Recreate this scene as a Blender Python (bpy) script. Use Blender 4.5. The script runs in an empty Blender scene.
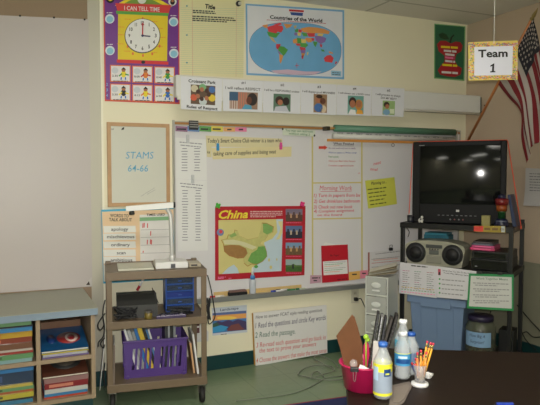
import bpy, bmesh, math, random
from mathutils import Vector, Matrix
random.seed(7)
PI = math.pi
C = bpy.context.scene.collection
sc = bpy.context.scene
# ---------------------------------------------------------------- camera, world, exposure, lamps
F = 595.0; YAW = math.radians(24.5); PITCH = math.radians(2.886); EYE = Vector((0, 0, 1.44))
cd = bpy.data.cameras.new('camera'); cam = bpy.data.objects.new('camera', cd); C.objects.link(cam)
cam.location = EYE; cam.rotation_euler = (PI/2-PITCH, 0, -YAW)
cd.sensor_width = 36; cd.lens = F*36/540; cd.clip_start = .05; cd.clip_end = 60
sc.camera = cam
w = bpy.data.worlds.new('world'); sc.world = w; w.use_nodes = True
w.node_tree.nodes['Background'].inputs[0].default_value = (.5, .5, .5, 1)
w.node_tree.nodes['Background'].inputs[1].default_value = .0
sc.view_settings.view_transform = 'Standard'; sc.view_settings.look = 'None'
sc.view_settings.gamma = 1; sc.view_settings.use_curve_mapping = False
sc.view_settings.exposure = 0.76
LAMP = 8.5                                   # strength of the fluorescent diffusers
LAMP_XY = [(.864, 1.609), (.864, -.221), (.864, -2.051), (.864, -3.881), (-1.576, -1.441), (-1.576, -3.881), (-4.016, -.221), (-4.016, -2.661)]
fl = bpy.data.lights.new('camera_flash', 'SPOT'); fl.energy = 150.0; fl.spot_size = math.radians(92); fl.spot_blend = 1.0; fl.shadow_soft_size = .015; fl.color = (1, .97, .92)
fo = bpy.data.objects.new('camera_flash', fl); C.objects.link(fo); fo.location = (.02, 0, 1.495); fo.rotation_euler = (PI/2+math.radians(3), 0, -YAW+math.radians(6))

WY = 4.07; WX = 3.756; CZ = 2.725; LX = -4.7; BY = -4.8       # room planes
# ---------------------------------------------------------------- geometry of the view (pixel -> point on a real plane)
FW = Vector((math.sin(YAW)*math.cos(PITCH), math.cos(YAW)*math.cos(PITCH), -math.sin(PITCH)))
RT = Vector((math.cos(YAW), -math.sin(YAW), 0)); UP = RT.cross(FW)
def ray(x, y): return FW*F + RT*(x-270) - UP*(y-202.5)
def onP(x, y, P, N):
    d = ray(x, y); return EYE + d*((Vector(P)-EYE).dot(N)/d.dot(N))
def onY(x, y, Y): return onP(x, y, (0, Y, 0), Vector((0, 1, 0)))
def onX(x, y, X): return onP(x, y, (X, 0, 0), Vector((1, 0, 0)))
def onZ(x, y, Z): return onP(x, y, (0, 0, Z), Vector((0, 0, 1)))
def onD(x, y, D): return EYE + ray(x, y)*(D/F)
def proj(p):
    q = Vector(p)-EYE; d = q.dot(FW); return (270+F*q.dot(RT)/d, 202.5-F*q.dot(UP)/d)

class Frame:
    def __init__(s, P, rz):
        s.P = Vector(P); s.rz = rz; s.R = Matrix.Rotation(rz, 3, 'Z'); s.Ri = s.R.inverted()
    def w(s, l): return s.R @ Vector(l) + s.P
    def l(s, wv): return s.Ri @ (Vector(wv)-s.P)
    def at(s, x, y, d): return s.l(onP(x, y, s.w((0, d, 0)), s.R @ Vector((0, 1, 0))))
    def atz(s, x, y, z): return s.l(onZ(x, y, z+s.P.z))
W = Frame((0, 0, 0), 0)
CART = Frame((.566, 3.590, 0), math.atan2(-.087, .568)); CW, CDp = .602, .43
STD = Frame((2.724, 3.627, 0), math.atan2(-.842, .539)); SW, SD = .793, .42

# ---------------------------------------------------------------- materials
def lin(c): c /= 255; return c/12.92 if c <= .04045 else ((c+.055)/1.055)**2.4
MC = {}
def M(rgb, rough=.6, metal=0, noise=.05, scale=8, trans=0, emit=0, coat=0, ior=1.45, alpha=1, spec=.5, bump=0):
    key = (rgb, rough, metal, noise, scale, trans, emit, coat, ior, alpha, spec, bump)
    if key in MC: return MC[key]
    m = bpy.data.materials.new('paint_%d_%d_%d' % rgb); m.use_nodes = True
    nt = m.node_tree; b = nt.nodes['Principled BSDF']
    col = tuple(lin(c) for c in rgb)
    if noise:
        tc = nt.nodes.new('ShaderNodeTexCoord'); n = nt.nodes.new('ShaderNodeTexNoise'); n.inputs['Scale'].default_value = scale
        n.inputs['Detail'].default_value = 4
        r = nt.nodes.new('ShaderNodeMix'); r.data_type = 'RGBA'
        nt.links.new(tc.outputs['Object'], n.inputs['Vector']); nt.links.new(n.outputs['Fac'], r.inputs[0])
        r.inputs[6].default_value = tuple(c*(1-noise) for c in col)+(1,)
        r.inputs[7].default_value = tuple(min(1, c*(1+noise)) for c in col)+(1,)
        nt.links.new(r.outputs[2], b.inputs['Base Color'])
        if bump:
            bp = nt.nodes.new('ShaderNodeBump'); bp.inputs['Strength'].default_value = bump; bp.inputs['Distance'].default_value = .002
            nt.links.new(n.outputs['Fac'], bp.inputs['Height']); nt.links.new(bp.outputs[0], b.inputs['Normal'])
    else: b.inputs['Base Color'].default_value = col+(1,)
    b.inputs['Roughness'].default_value = rough; b.inputs['Metallic'].default_value = metal
    b.inputs['Specular IOR Level'].default_value = spec
    if trans: b.inputs['Transmission Weight'].default_value = trans; b.inputs['IOR'].default_value = ior
    if alpha < 1: b.inputs['Alpha'].default_value = alpha
    if coat: b.inputs['Coat Weight'].default_value = coat; b.inputs['Coat Roughness'].default_value = .08
    if emit:
        b.inputs['Emission Color'].default_value = col+(1,); b.inputs['Emission Strength'].default_value = emit
    MC[key] = m; return m

def nodes_mat(name, rough=.6):
    m = bpy.data.materials.new(name); m.use_nodes = True; nt = m.node_tree; b = nt.nodes['Principled BSDF']
    b.inputs['Roughness'].default_value = rough
    return m, nt, b
def mathn(nt, op, a, b=None, c=None):
    n = nt.nodes.new('ShaderNodeMath'); n.operation = op
    for i, v in enumerate((a, b, c)):
        if v is None: continue
        if isinstance(v, (int, float)): n.inputs[i].default_value = v
        else: nt.links.new(v, n.inputs[i])
    return n.outputs[0]
def mixn(nt, fac, a, b):
    r = nt.nodes.new('ShaderNodeMix'); r.data_type = 'RGBA'
    for i, v in ((0, fac), (6, a), (7, b)):
        if isinstance(v, (int, float)): r.inputs[i].default_value = v
        elif isinstance(v, tuple): r.inputs[i].default_value = tuple(lin(c) for c in v)+(1,)
        else: nt.links.new(v, r.inputs[i])
    return r.outputs[2]
def tile_mat(name, base, base2, joint, px, ox, py, oy, wdt, rough, nscale=20, joint_soft=1.0, spec=.5):
    m, nt, b = nodes_mat(name, rough)
    g = nt.nodes.new('ShaderNodeNewGeometry'); s = nt.nodes.new('ShaderNodeSeparateXYZ'); nt.links.new(g.outputs['Position'], s.inputs[0])
    def edge(o, p, off):
        t = mathn(nt, 'ABSOLUTE', mathn(nt, 'SUBTRACT', mathn(nt, 'FRACT', mathn(nt, 'DIVIDE', mathn(nt, 'ADD', o, -off+p*50), p)), .5))
        return mathn(nt, 'GREATER_THAN', t, .5-wdt/2/p)
    e = mathn(nt, 'MAXIMUM', edge(s.outputs[0], px, ox), edge(s.outputs[1], py, oy))
    n = nt.nodes.new('ShaderNodeTexNoise'); n.inputs['Scale'].default_value = nscale; n.inputs['Detail'].default_value = 6
    nt.links.new(g.outputs['Position'], n.inputs['Vector'])
    c = mixn(nt, n.outputs['Fac'], base, base2)
    nt.links.new(mixn(nt, mathn(nt, 'MULTIPLY', e, joint_soft), c, joint), b.inputs['Base Color'])
    b.inputs['Specular IOR Level'].default_value = spec
    return m
def wood_mat(name, c1, c2, rough=.35, ang=0, scale=1.0, coat=0):
    m, nt, b = nodes_mat(name, rough)
    tc = nt.nodes.new('ShaderNodeTexCoord'); mp = nt.nodes.new('ShaderNodeMapping'); nt.links.new(tc.outputs['Object'], mp.inputs[0])
    mp.inputs['Rotation'].default_value = (0, 0, ang); mp.inputs['Scale'].default_value = (1.2*scale, 40*scale, 40*scale)
    n = nt.nodes.new('ShaderNodeTexNoise'); n.inputs['Scale'].default_value = 1.5; n.inputs['Detail'].default_value = 5
    nt.links.new(mp.outputs[0], n.inputs['Vector'])
    nt.links.new(mixn(nt, n.outputs['Fac'], c1, c2), b.inputs['Base Color'])
    b.inputs['Coat Weight'].default_value = coat; b.inputs['Specular IOR Level'].default_value = .25
    return m

# ---------------------------------------------------------------- mesh builder
class MB:
    def __init__(s): s.v = []; s.f = []; s.m = []; s.sm = []; s.mats = []
    def mi(s, mat):
        if mat not in s.mats: s.mats.append(mat)
        return s.mats.index(mat)
    def add(s, vs, fs, mat, smooth=False):
        o = len(s.v); s.v += [Vector(v) for v in vs]; k = s.mi(mat)
        for f in fs: s.f.append([i+o for i in f]); s.m.append(k); s.sm.append(smooth)
    def box(s, lo, hi, mat, bev=0, X=None):
        lo = Vector(lo); hi = Vector(hi); c = (lo+hi)/2; d = hi-lo
        bm = bmesh.new(); bmesh.ops.create_cube(bm, size=1)
        bmesh.ops.scale(bm, vec=d, verts=bm.verts)
        if bev: bmesh.ops.bevel(bm, geom=list(bm.edges), offset=min(bev, min(abs(x) for x in d)*.45), segments=2, profile=.5, affect='EDGES')
        bmesh.ops.translate(bm, vec=c, verts=bm.verts)
        if X is not None: bmesh.ops.transform(bm, matrix=X, verts=bm.verts)
        bm.verts.index_update()
        s.add([v.co.copy() for v in bm.verts], [[v.index for v in f.verts] for f in bm.faces], mat); bm.free()
        return s
    def obox(s, c, size, mat, rx=0, ry=0, rz=0, bev=0):
        h = Vector(size)/2
        X = Matrix.Translation(Vector(c)) @ Matrix.Rotation(rz, 4, 'Z') @ Matrix.Rotation(ry, 4, 'Y') @ Matrix.Rotation(rx, 4, 'X')
        return s.box(-h, h, mat, bev, X)
    def lathe(s, prof, mat, n=24, c=(0, 0, 0), X=None, cap=True):
        vs = []; fs = []
        for r, z in prof:
            for k in range(n):
                a = 2*PI*k/n; vs.append(Vector((r*math.cos(a), r*math.sin(a), z)))
        for j in range(len(prof)-1):
            for k in range(n):
                a = j*n+k; b = j*n+(k+1) % n; fs.append([a, b, b+n, a+n])
        if cap:
            fs.append(list(range(n))[::-1]); fs.append([(len(prof)-1)*n+k for k in range(n)])
        if X is not None: vs = [X @ v for v in vs]
        s.add([v+Vector(c) for v in vs], fs, mat, True); return s
    def cyl(s, a, b, r, mat, n=12, r2=None):
        a = Vector(a); b = Vector(b); d = b-a; q = d.to_track_quat('Z', 'Y').to_matrix().to_4x4()
        s.lathe([(r, 0), (r if r2 is None else r2, d.length)], mat, n, a, q); return s
    def tube(s, pts, r, mat, n=6, smooth=True, sub=5):
        P = [Vector(p) for p in pts]
        if smooth and len(P) > 2:
            Q = []
            for i in range(len(P)-1):
                p0 = P[max(i-1, 0)]; p1 = P[i]; p2 = P[i+1]; p3 = P[min(i+2, len(P)-1)]
                for k in range(sub):
                    t = k/sub
                    Q.append(.5*((2*p1)+(p2-p0)*t+(2*p0-5*p1+4*p2-p3)*t*t+(3*p1-p0-3*p2+p3)*t**3))
            Q.append(P[-1]); P = Q
        vs = []; fs = []; prev = None
        for i, p in enumerate(P):
            t = (P[min(i+1, len(P)-1)]-P[max(i-1, 0)])
            if t.length < 1e-9: t = Vector((0, 0, 1))
            t.normalize()
            u = prev if prev is not None else (Vector((0, 0, 1)) if abs(t.z) < .9 else Vector((1, 0, 0)))
            u = u - t*u.dot(t)
            if u.length < 1e-6: u = t.orthogonal()
            u.normalize(); prev = u; w_ = t.cross(u)
            for k in range(n):
                a = 2*PI*k/n; vs.append(p+(u*math.cos(a)+w_*math.sin(a))*r)
        for i in range(len(P)-1):
            for k in range(n):
                a = i*n+k; b = i*n+(k+1) % n; fs.append([a, b, b+n, a+n])
        fs.append(list(range(n))[::-1]); fs.append([(len(P)-1)*n+k for k in range(n)])
        s.add(vs, fs, mat, True); return s
    def slab(s, pts, nrm, t, mat):          # polygon of 3D points extruded by t along nrm
        nrm = Vector(nrm); n = len(pts); P = [Vector(p) for p in pts]
        vs = P+[p+nrm*t for p in P]
        fs = [list(range(n)), [n+k for k in range(n)][::-1]]+[[k, (k+1) % n, (k+1) % n+n, k+n] for k in range(n)]
        s.add(vs, fs, mat); return s
    def ball(s, c, r, mat, n=12, sz=(1, 1, 1)):
        prof = [(max(1e-4, r*math.sin(PI*i/n)), -r*math.cos(PI*i/n)) for i in range(n+1)]
        s.lathe(prof, mat, n*2, c, Matrix.Diagonal((*sz, 1)), cap=False); return s

def build(name, mb, c=(0, 0, 0), parent=None, loc=None, rz=0, recalc=True):
    me = bpy.data.meshes.new(name); c = Vector(c)
    me.from_pydata([tuple(v-c) for v in mb.v], [], mb.f)
    for m in mb.mats: me.materials.append(m)
    for p, k, sm in zip(me.polygons, mb.m, mb.sm): p.material_index = k; p.use_smooth = sm
    if recalc:
        bm = bmesh.new(); bm.from_mesh(me); bmesh.ops.recalc_face_normals(bm, faces=bm.faces); bm.to_mesh(me); bm.free()
    o = bpy.data.objects.new(name, me); C.objects.link(o)
    if parent: o.parent = parent
    if loc is not None: o.location = loc
    o.rotation_euler = (0, 0, rz)
    return o
def tag(o, label, cat, group=None):
    o['label'] = label; o['category'] = cat
    if group: o['group'] = group
    return o
class Thing:
    def __init__(s, fr, c, name, label, cat, group=None):
        s.fr = fr; s.c = Vector(c); o = bpy.data.objects.new(name, None); C.objects.link(o); o.empty_display_size = .05
        o.location = fr.w(c); o.rotation_euler = (0, 0, fr.rz); tag(o, label, cat, group); s.o = o
    def part(s, name, mb, parent=None, label=None):
        p = build(name, mb, s.c, s.o) if parent is None else build(name, mb, s.c, parent)
        if label: p['label'] = label
        return p
def solo(fr, c, name, mb, label, cat, group=None):
    return tag(build(name, mb, c, None, fr.w(c), fr.rz), label, cat, group)
def struct(name, mb, c=(0, 0, 0)):
    o = build(name, mb, c, None, Vector(c)); o['kind'] = 'structure'; return o

# ---------------------------------------------------------------- flat sheets drawn on a real plane
TC = {}
def text_mesh(s, bold=0, shear=0):
    k = (s, bold, shear)
    if k in TC: return TC[k]
    cu = bpy.data.curves.new('t', 'FONT'); cu.body = s; cu.resolution_u = 2; cu.offset = bold; cu.shear = shear
    ob = bpy.data.objects.new('t', cu); C.objects.link(ob)
    me = bpy.data.meshes.new_from_object(ob.evaluated_get(bpy.context.evaluated_depsgraph_get()))
    vs = [v.co.copy() for v in me.vertices]; fs = [list(p.vertices) for p in me.polygons]
    bpy.data.objects.remove(ob); bpy.data.curves.remove(cu); bpy.data.meshes.remove(me)
    TC[k] = (vs, fs); return TC[k]
class Flat:
    """drawing on the plane through P with normal N (towards the viewer); points come through T, a map to photo pixels"""
    def __init__(s, P, N, T=None, step=.0005):
        s.P = Vector(P); s.N = Vector(N).normalized(); s.T = T or (lambda x, y: (x, y)); s.mb = MB(); s.step = step; s.cs = []
    def p(s, x, y, k=0): return onP(*s.T(x, y), s.P, s.N)+s.N*(s.step*k)
    def base(s, pts, mat, t=.002):
        P = [s.p(x, y) for x, y in pts]; s.mb.slab(P, -s.N, t, mat); s.cs = P; return s
    def poly(s, pts, mat, k=1):
        P = [s.p(x, y, k) for x, y in pts]; s.mb.add(P, [list(range(len(P)))], mat); return s
    def rect(s, x0, y0, x1, y1, mat, k=1): return s.poly([(x0, y0), (x1, y0), (x1, y1), (x0, y1)], mat, k)
    def ell(s, cx, cy, rx, ry, mat, k=1, n=28, e=1.0):
        def f(t): return math.copysign(abs(t)**e, t)
        return s.poly([(cx+rx*f(math.cos(2*PI*i/n)), cy+ry*f(math.sin(2*PI*i/n))) for i in range(n)], mat, k)
    def line(s, x0, y0, x1, y1, w, mat, k=1):
        dx, dy = x1-x0, y1-y0; L = math.hypot(dx, dy) or 1; ax, ay = -dy/L*w/2, dx/L*w/2
        return s.poly([(x0+ax, y0+ay), (x1+ax, y1+ay), (x1-ax, y1-ay), (x0-ax, y0-ay)], mat, k)
    def text(s, st, x0, y0, x1, y1, h, mat, k=2, bold=.01, shear=0):
        vs, fs = text_mesh(st, bold, shear)
        if not vs: return s
        a = min(v.x for v in vs); b = max(v.x for v in vs)
        A = s.p(x0, y0, k); B = s.p(x1, y1, k); U = s.p(x0, y0-h, k)
        s.mb.add([A+(B-A)*((v.x-a)/(b-a))+(U-A)*(v.y/.73) for v in vs], fs, mat); return s
    def words(s, x0, y0, x1, y1, h, mat, k=2, wl=(3, 9), gap=.45):
        L = x1-x0; x = 0; 
        while x < L:
            w_ = random.uniform(*wl)*h*.55; w_ = min(w_, L-x)
            yy = y0+(y1-y0)*x/L; y2 = y0+(y1-y0)*(x+w_)/L
            s.poly([(x0+x, yy-h), (x0+x+w_, y2-h), (x0+x+w_, y2), (x0+x, yy)], mat, k); x += w_+h*gap*1.6
        return s
    def done(s, name, label=None, cat=None, group=None, parent=None, kind=None):
        c = sum(s.cs, Vector())/len(s.cs) if s.cs else sum(s.mb.v, Vector())/len(s.mb.v)
        if parent is not None:
            if isinstance(parent, Thing): s.mb.v = [parent.fr.l(v) for v in s.mb.v]
            o = build(name, s.mb, parent.c, parent.o) if isinstance(parent, Thing) else build(name, s.mb, parent.location, parent)
            return o
        o = build(name, s.mb, c, None, c)
        if label: tag(o, label, cat, group)
        if kind: o['kind'] = kind
        return o
def Z(x0, y0, sc_): return lambda x, y: (x0+x/sc_, y0+y/sc_)
NB = Vector((0, -1, 0))
def wall(off=.002, T=None, step=.0005): return Flat((0, WY-off, 0), NB, T, step)

# common colours
white = M((226, 226, 226), .5); paper = M((222, 222, 220), .6); black = M((22, 22, 24), .5); ink = M((45, 45, 50), .7); grey = M((120, 120, 120), .6)
red = M((190, 30, 45), .5); blue = M((50, 110, 190), .5); green = M((60, 150, 70), .5); yellow = M((235, 215, 40), .5); orange = M((225, 130, 50), .5)
purple = M((95, 40, 130), .5); pink = M((235, 120, 165), .5); ltgrey = M((150, 150, 150), .6); brown = M((110, 75, 50), .6); skin = M((170, 110, 80), .7); skin2 = M((100, 60, 45), .7)
#@@STRUCTURE
# ---------------------------------------------------------------- structure
fm = tile_mat('floor_tile', (116, 136, 106), (126, 146, 114), (96, 114, 90), .305, 0, .305, WY, .004, .22, 14, .6)
struct('floor', MB().box((LX-.1, BY-.1, -.1), (WX+.1, WY+.1, 0), fm))
cm = tile_mat('ceiling_tile', (228, 222, 212), (220, 214, 204), (186, 180, 168), 1.22, 2.694, .61, 3.744, .022, .9, 60)
struct('ceiling', MB().box((LX-.1, BY-.1, CZ), (WX+.1, WY+.1, CZ+.1), cm))
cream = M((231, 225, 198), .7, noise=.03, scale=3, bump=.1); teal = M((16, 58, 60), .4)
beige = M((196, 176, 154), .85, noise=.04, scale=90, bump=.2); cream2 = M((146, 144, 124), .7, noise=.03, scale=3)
struct('wall_front', MB().box((LX-.1, WY, 0), (WX+.1, WY+.1, CZ), cream))
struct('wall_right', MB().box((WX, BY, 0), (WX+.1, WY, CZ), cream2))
struct('wall_left', MB().box((LX-.1, BY, 0), (LX, WY, CZ), cream))
struct('wall_back', MB().box((LX-.1, BY-.1, 0), (WX+.1, BY, CZ), cream))
struct('baseboard_front', MB().box((LX, WY-.008, 0), (WX, WY, .105), teal))
struct('baseboard_right', MB().box((WX-.008, BY, 0), (WX, WY-.008, .105), teal))
struct('baseboard_left', MB().box((LX, BY, 0), (LX+.008, WY-.008, .105), teal))
zt = onX(530, 262, WX).z
struct('trim_1', MB().box((WX-.012, BY+.3, zt), (WX, WY-.001, CZ-.001), beige))          # cloth-covered upper wall panel on the right
xa = onY(88.5, 100, WY).x
struct('trim_2', MB().box((LX+.2, WY-.012, .11), (xa, WY, CZ-.001), M((146, 126, 104), .9, noise=.06, scale=140, bump=.2)))   # tan cloth tack panel
xb = onY(101.3, 150, WY).x; xc = onY(103.3, 150, WY).x
struct('trim_3', MB().box((xb, WY-.014, .106), (xc, WY, CZ-.001), M((240, 236, 214), .5)))
struct('trim_4', MB().box((xa+.0005, WY-.010, .106), (xb-.0005, WY, CZ-.001), M((186, 182, 166), .35, noise=.02)))
# floor rug in the foreground
a = onZ(288, 405.6, 0); b = onZ(352, 396.5, 0); u = (b-a).normalized(); n_ = Vector((u.y, -u.x, 0))
mb = MB(); q0 = a-u*.06; q1 = a+u*.9
mb.slab([q0, q1, q1+n_*1.5, q0+n_*1.5], (0, 0, 1), .008, M((150, 40, 60), .9))
e = .018
mb.slab([q0+u*e+n_*e+Vector((0, 0, .0085)), q1-u*e+n_*e+Vector((0, 0, .0085)), q1-u*e+n_*(1.5-e)+Vector((0, 0, .0085)), q0+u*e+n_*(1.5-e)+Vector((0, 0, .0085))], (0, 0, 1), .002, M((36, 46, 96), .9, noise=.2, scale=120))
solo(W, (q0+q1)/2+n_*.7, 'rug', mb, 'dark blue rug with a thin red border on the green floor', 'rug')
# ceiling lamps: recessed fluorescent fixtures
diff = M((255, 251, 240), .5, emit=LAMP, noise=0); fr_m = M((235, 235, 230), .4)
proto = None
for i, (x, y) in enumerate(LAMP_XY):
    mb = MB(); X0, X1, Y0, Y1 = x-.595, x+.595, y-.29, y+.29; z = CZ
    for lo, hi in (((X0, Y0, z-.012), (X1, Y0+.03, z)), ((X0, Y1-.03, z-.012), (X1, Y1, z)), ((X0, Y0+.03, z-.012), (X0+.03, Y1-.03, z)), ((X1-.03, Y0+.03, z-.012), (X1, Y1-.03, z))):
        mb.box(lo, hi, fr_m)
    t = Thing(W, (x, y, z), 'ceiling_light', 'recessed fluorescent ceiling light with a white frame behind the camera', 'ceiling light', 'fluorescent ceiling lights')
    t.part('frame', mb)
    t.part('diffuser', MB().box((X0+.03, Y0+.03, z-.006), (X1-.03, Y1-.03, z-.002), diff))
#@@END
#@@WALLART
# ---------------------------------------------------------------- left: white sheet pinned on tack panel
s = Flat((0, WY-.0155, 0), NB)
pl = [(-60, 12.5), (88.5, 19.3), (92.3, 286.5), (-60, 297)]
s.base(pl, M((182, 174, 171), .42, noise=.02, scale=2, spec=.5), .003)
sh = s.done('poster_sheet', 'large blank glossy white sheet pinned to the tan wall above the book shelves', 'poster board')
for x, y in ((20, 15.8), (54, 17.6), (84.5, 19.6)):
    p = onY(x, y, WY-.0155); mb = MB().cyl(p, p+NB*.006, .006, black, 10); mb.cyl(p+NB*.006, p+NB*.012, .004, black, 10)
    solo(W, p, 'push_pin', mb, {20: 'leftmost of three black push pins along the top of the white sheet', 54: 'middle one of three black push pins along the top of the white sheet', 84.5: 'rightmost black push pin at the top right corner of the white sheet'}[x], 'push pin', 'pins holding the white sheet')
s = Flat((0, WY-.020, 0), NB); s.base([(84, 286.2), (91.6, 277), (92.2, 286.2)], M((190, 186, 180), .6), .001)
s.poly([(86, 285), (89, 281), (90, 285)], M((60, 50, 45), .7), 1)  # dark triangle paints the shadow in the crumpled sheet corner
o = s.done('shaded_corner', None, parent=None); o.parent = sh; o.location = o.location-sh.location

# ---------------------------------------------------------------- clock poster
s = wall(.003, Z(90, 0, 3.857)); A_ = (57, -75); 
s.base([(50, -78), (344, -72), (346, 402), (57, 390)], M((205, 70, 60), .45), .0015)
s.poly([(55, -74), (340, -68), (341, 395), (62, 384)], M((112, 48, 138), .4, noise=.12, scale=14), 1)
s.poly([(95, 22), (200, -40), (318, 26)], yellow, 2); s.poly([(120, 20), (198, -22), (290, 24)], M((120, 150, 60), .5), 3)
s.ell(200, -2, 17, 17, paper, 4); s.ell(78, -2, 16, 14, black, 2); s.ell(78, -4, 9, 8, yellow, 3); s.ell(318, 6, 16, 16, paper, 2); s.ell(318, 8, 9, 11, black, 3); s.ell(318, 4, 5, 5, skin, 4)
s.poly([(97, 12), (313, 20), (303, 52), (106, 43)], M((215, 62, 60), .5), 5)
s.text('I CAN TELL TIME', 132, 39, 268, 45, 17, white, 6, bold=.012)
s.poly([(100, 42), (304, 51), (300, 62), (102, 54)], M((90, 165, 70), .5), 6)
s.poly([(108, 54), (300, 62), (297, 236), (107, 229)], M((226, 200, 40), .5), 4)
s.poly([(103, 229), (302, 238), (302, 250), (103, 242)], M((215, 50, 55), .5), 5)
s.ell(205, 240, 8, 6, black, 6)
for x, y, tx in ((148, 75, 0), (250, 84, 0), (122, 105, 0), (120, 135, 0), (118, 170, 0), (270, 110, 0), (282, 145, 0), (270, 180, 0), (145, 198, 0), (250, 204, 0)):
    s.words(x-14, y, x+10, y+1, 2.2, orange, 5)
for x, y in ((203, 72), (145, 180), (165, 207), (204, 214), (240, 208), (268, 178)): s.ell(x, y, 4, 6, M((225, 120, 60), .5), 5)
s.ell(202, 139, 69, 67, M((60, 60, 65), .5), 6, 40); s.ell(202, 138, 66, 64, M((230, 230, 228), .5), 7, 40)
for k in range(12):
    a = 2*PI*(k+1)/12; x = 202+51*math.sin(a); y = 138-49*math.cos(a); wd = (2.5 if k == 0 else 7) if k < 9 else (8 if k == 10 else 12)
    s.text(str(k+1), x-wd/2, y+6, x+wd/2, y+6.3, 14, M((36, 36, 42), .5), 8, bold=.025)
s.line(202, 138, 203, 92, 5, red, 9); s.poly([(197, 98), (203, 84), (209, 98)], red, 9); s.line(202, 138, 232, 141, 5, M((55, 45, 90), .5), 10); s.ell(202, 138, 5, 5, M((55, 45, 90), .5), 11)
for x, y in ((76, 73), (322, 84), (77, 195), (323, 206)):
    s.ell(x, y, 18, 18, M((215, 225, 232), .5), 4); s.ell(x, y+2, 13, 13, M((140, 195, 220), .5), 5)
    s.words(x-12, y-22, x+12, y-22, 3, white, 4)
for r in range(2):
    for c in range(3):
        x0 = 77+85*c; y0 = 250+72*r+3*c; x1 = x0+80; y1 = y0+66
        s.poly([(x0, y0), (x1, y0+2), (x1, y1+2), (x0, y1)], M((220, 110, 60), .5), 4)
        s.poly([(x0+4, y0+4), (x1-4, y0+6), (x1-4, y1-2), (x0+4, y1-4)], M((226, 222, 222), .5), 5)
        s.ell(x0+19, y0+22, 13, 12, M((200, 205, 210), .5), 6); s.text(['2:30', '8:00', '10:40', '3:30', '4:15', '6:50'][r*3+c], x0+8, y0+46, x0+30, y0+46.5, 8, ink, 6)
        cols = [(green, yellow), (red, orange), (yellow, green), (yellow, black), (orange, yellow), (yellow, blue)][r*3+c]
        cx, cy = x0+52, y0+34
        s.ell(cx, cy+2, 10, 13, cols[1], 6); s.ell(cx, cy-14, 8, 8, skin, 7); s.poly([(cx-9, cy-16), (cx, cy-25), (cx+10, cy-15)], black, 8)
        s.line(cx-8, cy+14, cx-10, cy+24, 5, blue, 7); s.line(cx+7, cy+14, cx+8, cy+24, 5, blue, 7); s.line(cx+6, cy+2, cx+20, cy+6, 5, cols[0], 7); s.line(cx-6, cy, cx-18, cy+10, 5, cols[0], 7)
        s.words(x0+12, y0+64, x0+68, y0+65, 3, ink, 6)
for i, dgt in enumerate('234'): s.text(dgt, 62, 331+21*i, 69, 331+21*i, 11, M((120, 170, 220), .5), 5)
s.done('clock_poster', 'purple paper poster of a yellow clock house with numbered clock face above six picture cards', 'poster')

# ---------------------------------------------------------------- lined chart paper
s = wall(.0022, Z(175, 0, 6.33))
s.base([(26, -70), (440, -55), (432, 492), (33, 470)], M((224, 218, 172), .6, noise=.04, scale=5), .001)
gl = M((176, 196, 172), .6)
for i in range(34):
    y = 48+12.4*i; s.line(34, y, 434, y+8, 1.4, gl, 1)
s.line(108, -60, 112, 480, 1.6, M((205, 130, 120), .6), 2); s.line(390, -55, 386, 488, 1.6, M((205, 160, 140), .6), 2)
for y in (38, 222, 397): s.ell(75, y, 6, 5, M((80, 150, 160), .5), 2)
s.text('Title', 190, 52, 254, 60, 28, black, 3, bold=.04, shear=.1)
for x0, y0, x1, st in ((112, 70, 250, 'Don\'t ask any fonna'), (112, 82, 258, 'above blu this jona'), (110, 106, 372, 'Once you use and leave or then to'), (110, 120, 384, 'you can then to open to the bottom'), (110, 132, 330, 'those then sooner that go to')):
    s.words(x0, y0, x1, y0+(x1-x0)*.05, 7, ink, 3, wl=(3, 6), gap=.35)
s.done('chart_paper', 'pale yellow ruled chart paper headed Title between the clock poster and world map', 'chart paper')
p = onY(238, 4, WY); mb = MB().cyl(p, p+NB*.02, .019, M((40, 40, 42), .4), 20); mb.cyl(p+NB*.02+Vector((.005, 0, -.001)), p+NB*.026+Vector((.005, 0, -.001)), .012, M((200, 200, 190), .4), 16)
solo(W, p, 'wall_hook', mb, 'small round black and white hook on the wall left of the world map', 'hook')

# ---------------------------------------------------------------- world map
s = wall(.0032, Z(220, 0, 3.857))
s.base([(99, 14), (479, 39), (479, 306), (102, 289)], M((120, 175, 215), .4), .0015)
s.poly([(105, 21), (472, 46), (472, 298), (108, 282)], M((222, 224, 230), .4), 1)
ocean = M((112, 172, 216), .4, noise=.12, scale=6)
pts = []
for i in range(60):
    a = 2*PI*i/60; cx_, sx_ = math.cos(a), math.sin(a)
    x = 290+177*math.copysign(abs(cx_)**.75, cx_); y = 188+100*math.copysign(abs(sx_)**.85, sx_)+(x-290)*.035; pts.append((x, y))
s.poly([(290+(x-290)*1.006, 188+(y-188)*1.012) for x, y in pts], M((90, 100, 130), .5), 2); s.poly(pts, ocean, 3)
R_, O_, G_, Y_, V_, T_ = M((214, 66, 74), .5), M((222, 152, 84), .5), M((84, 160, 74), .5), M((222, 200, 110), .5), M((140, 110, 175), .5), M((200, 175, 120), .5)
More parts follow.
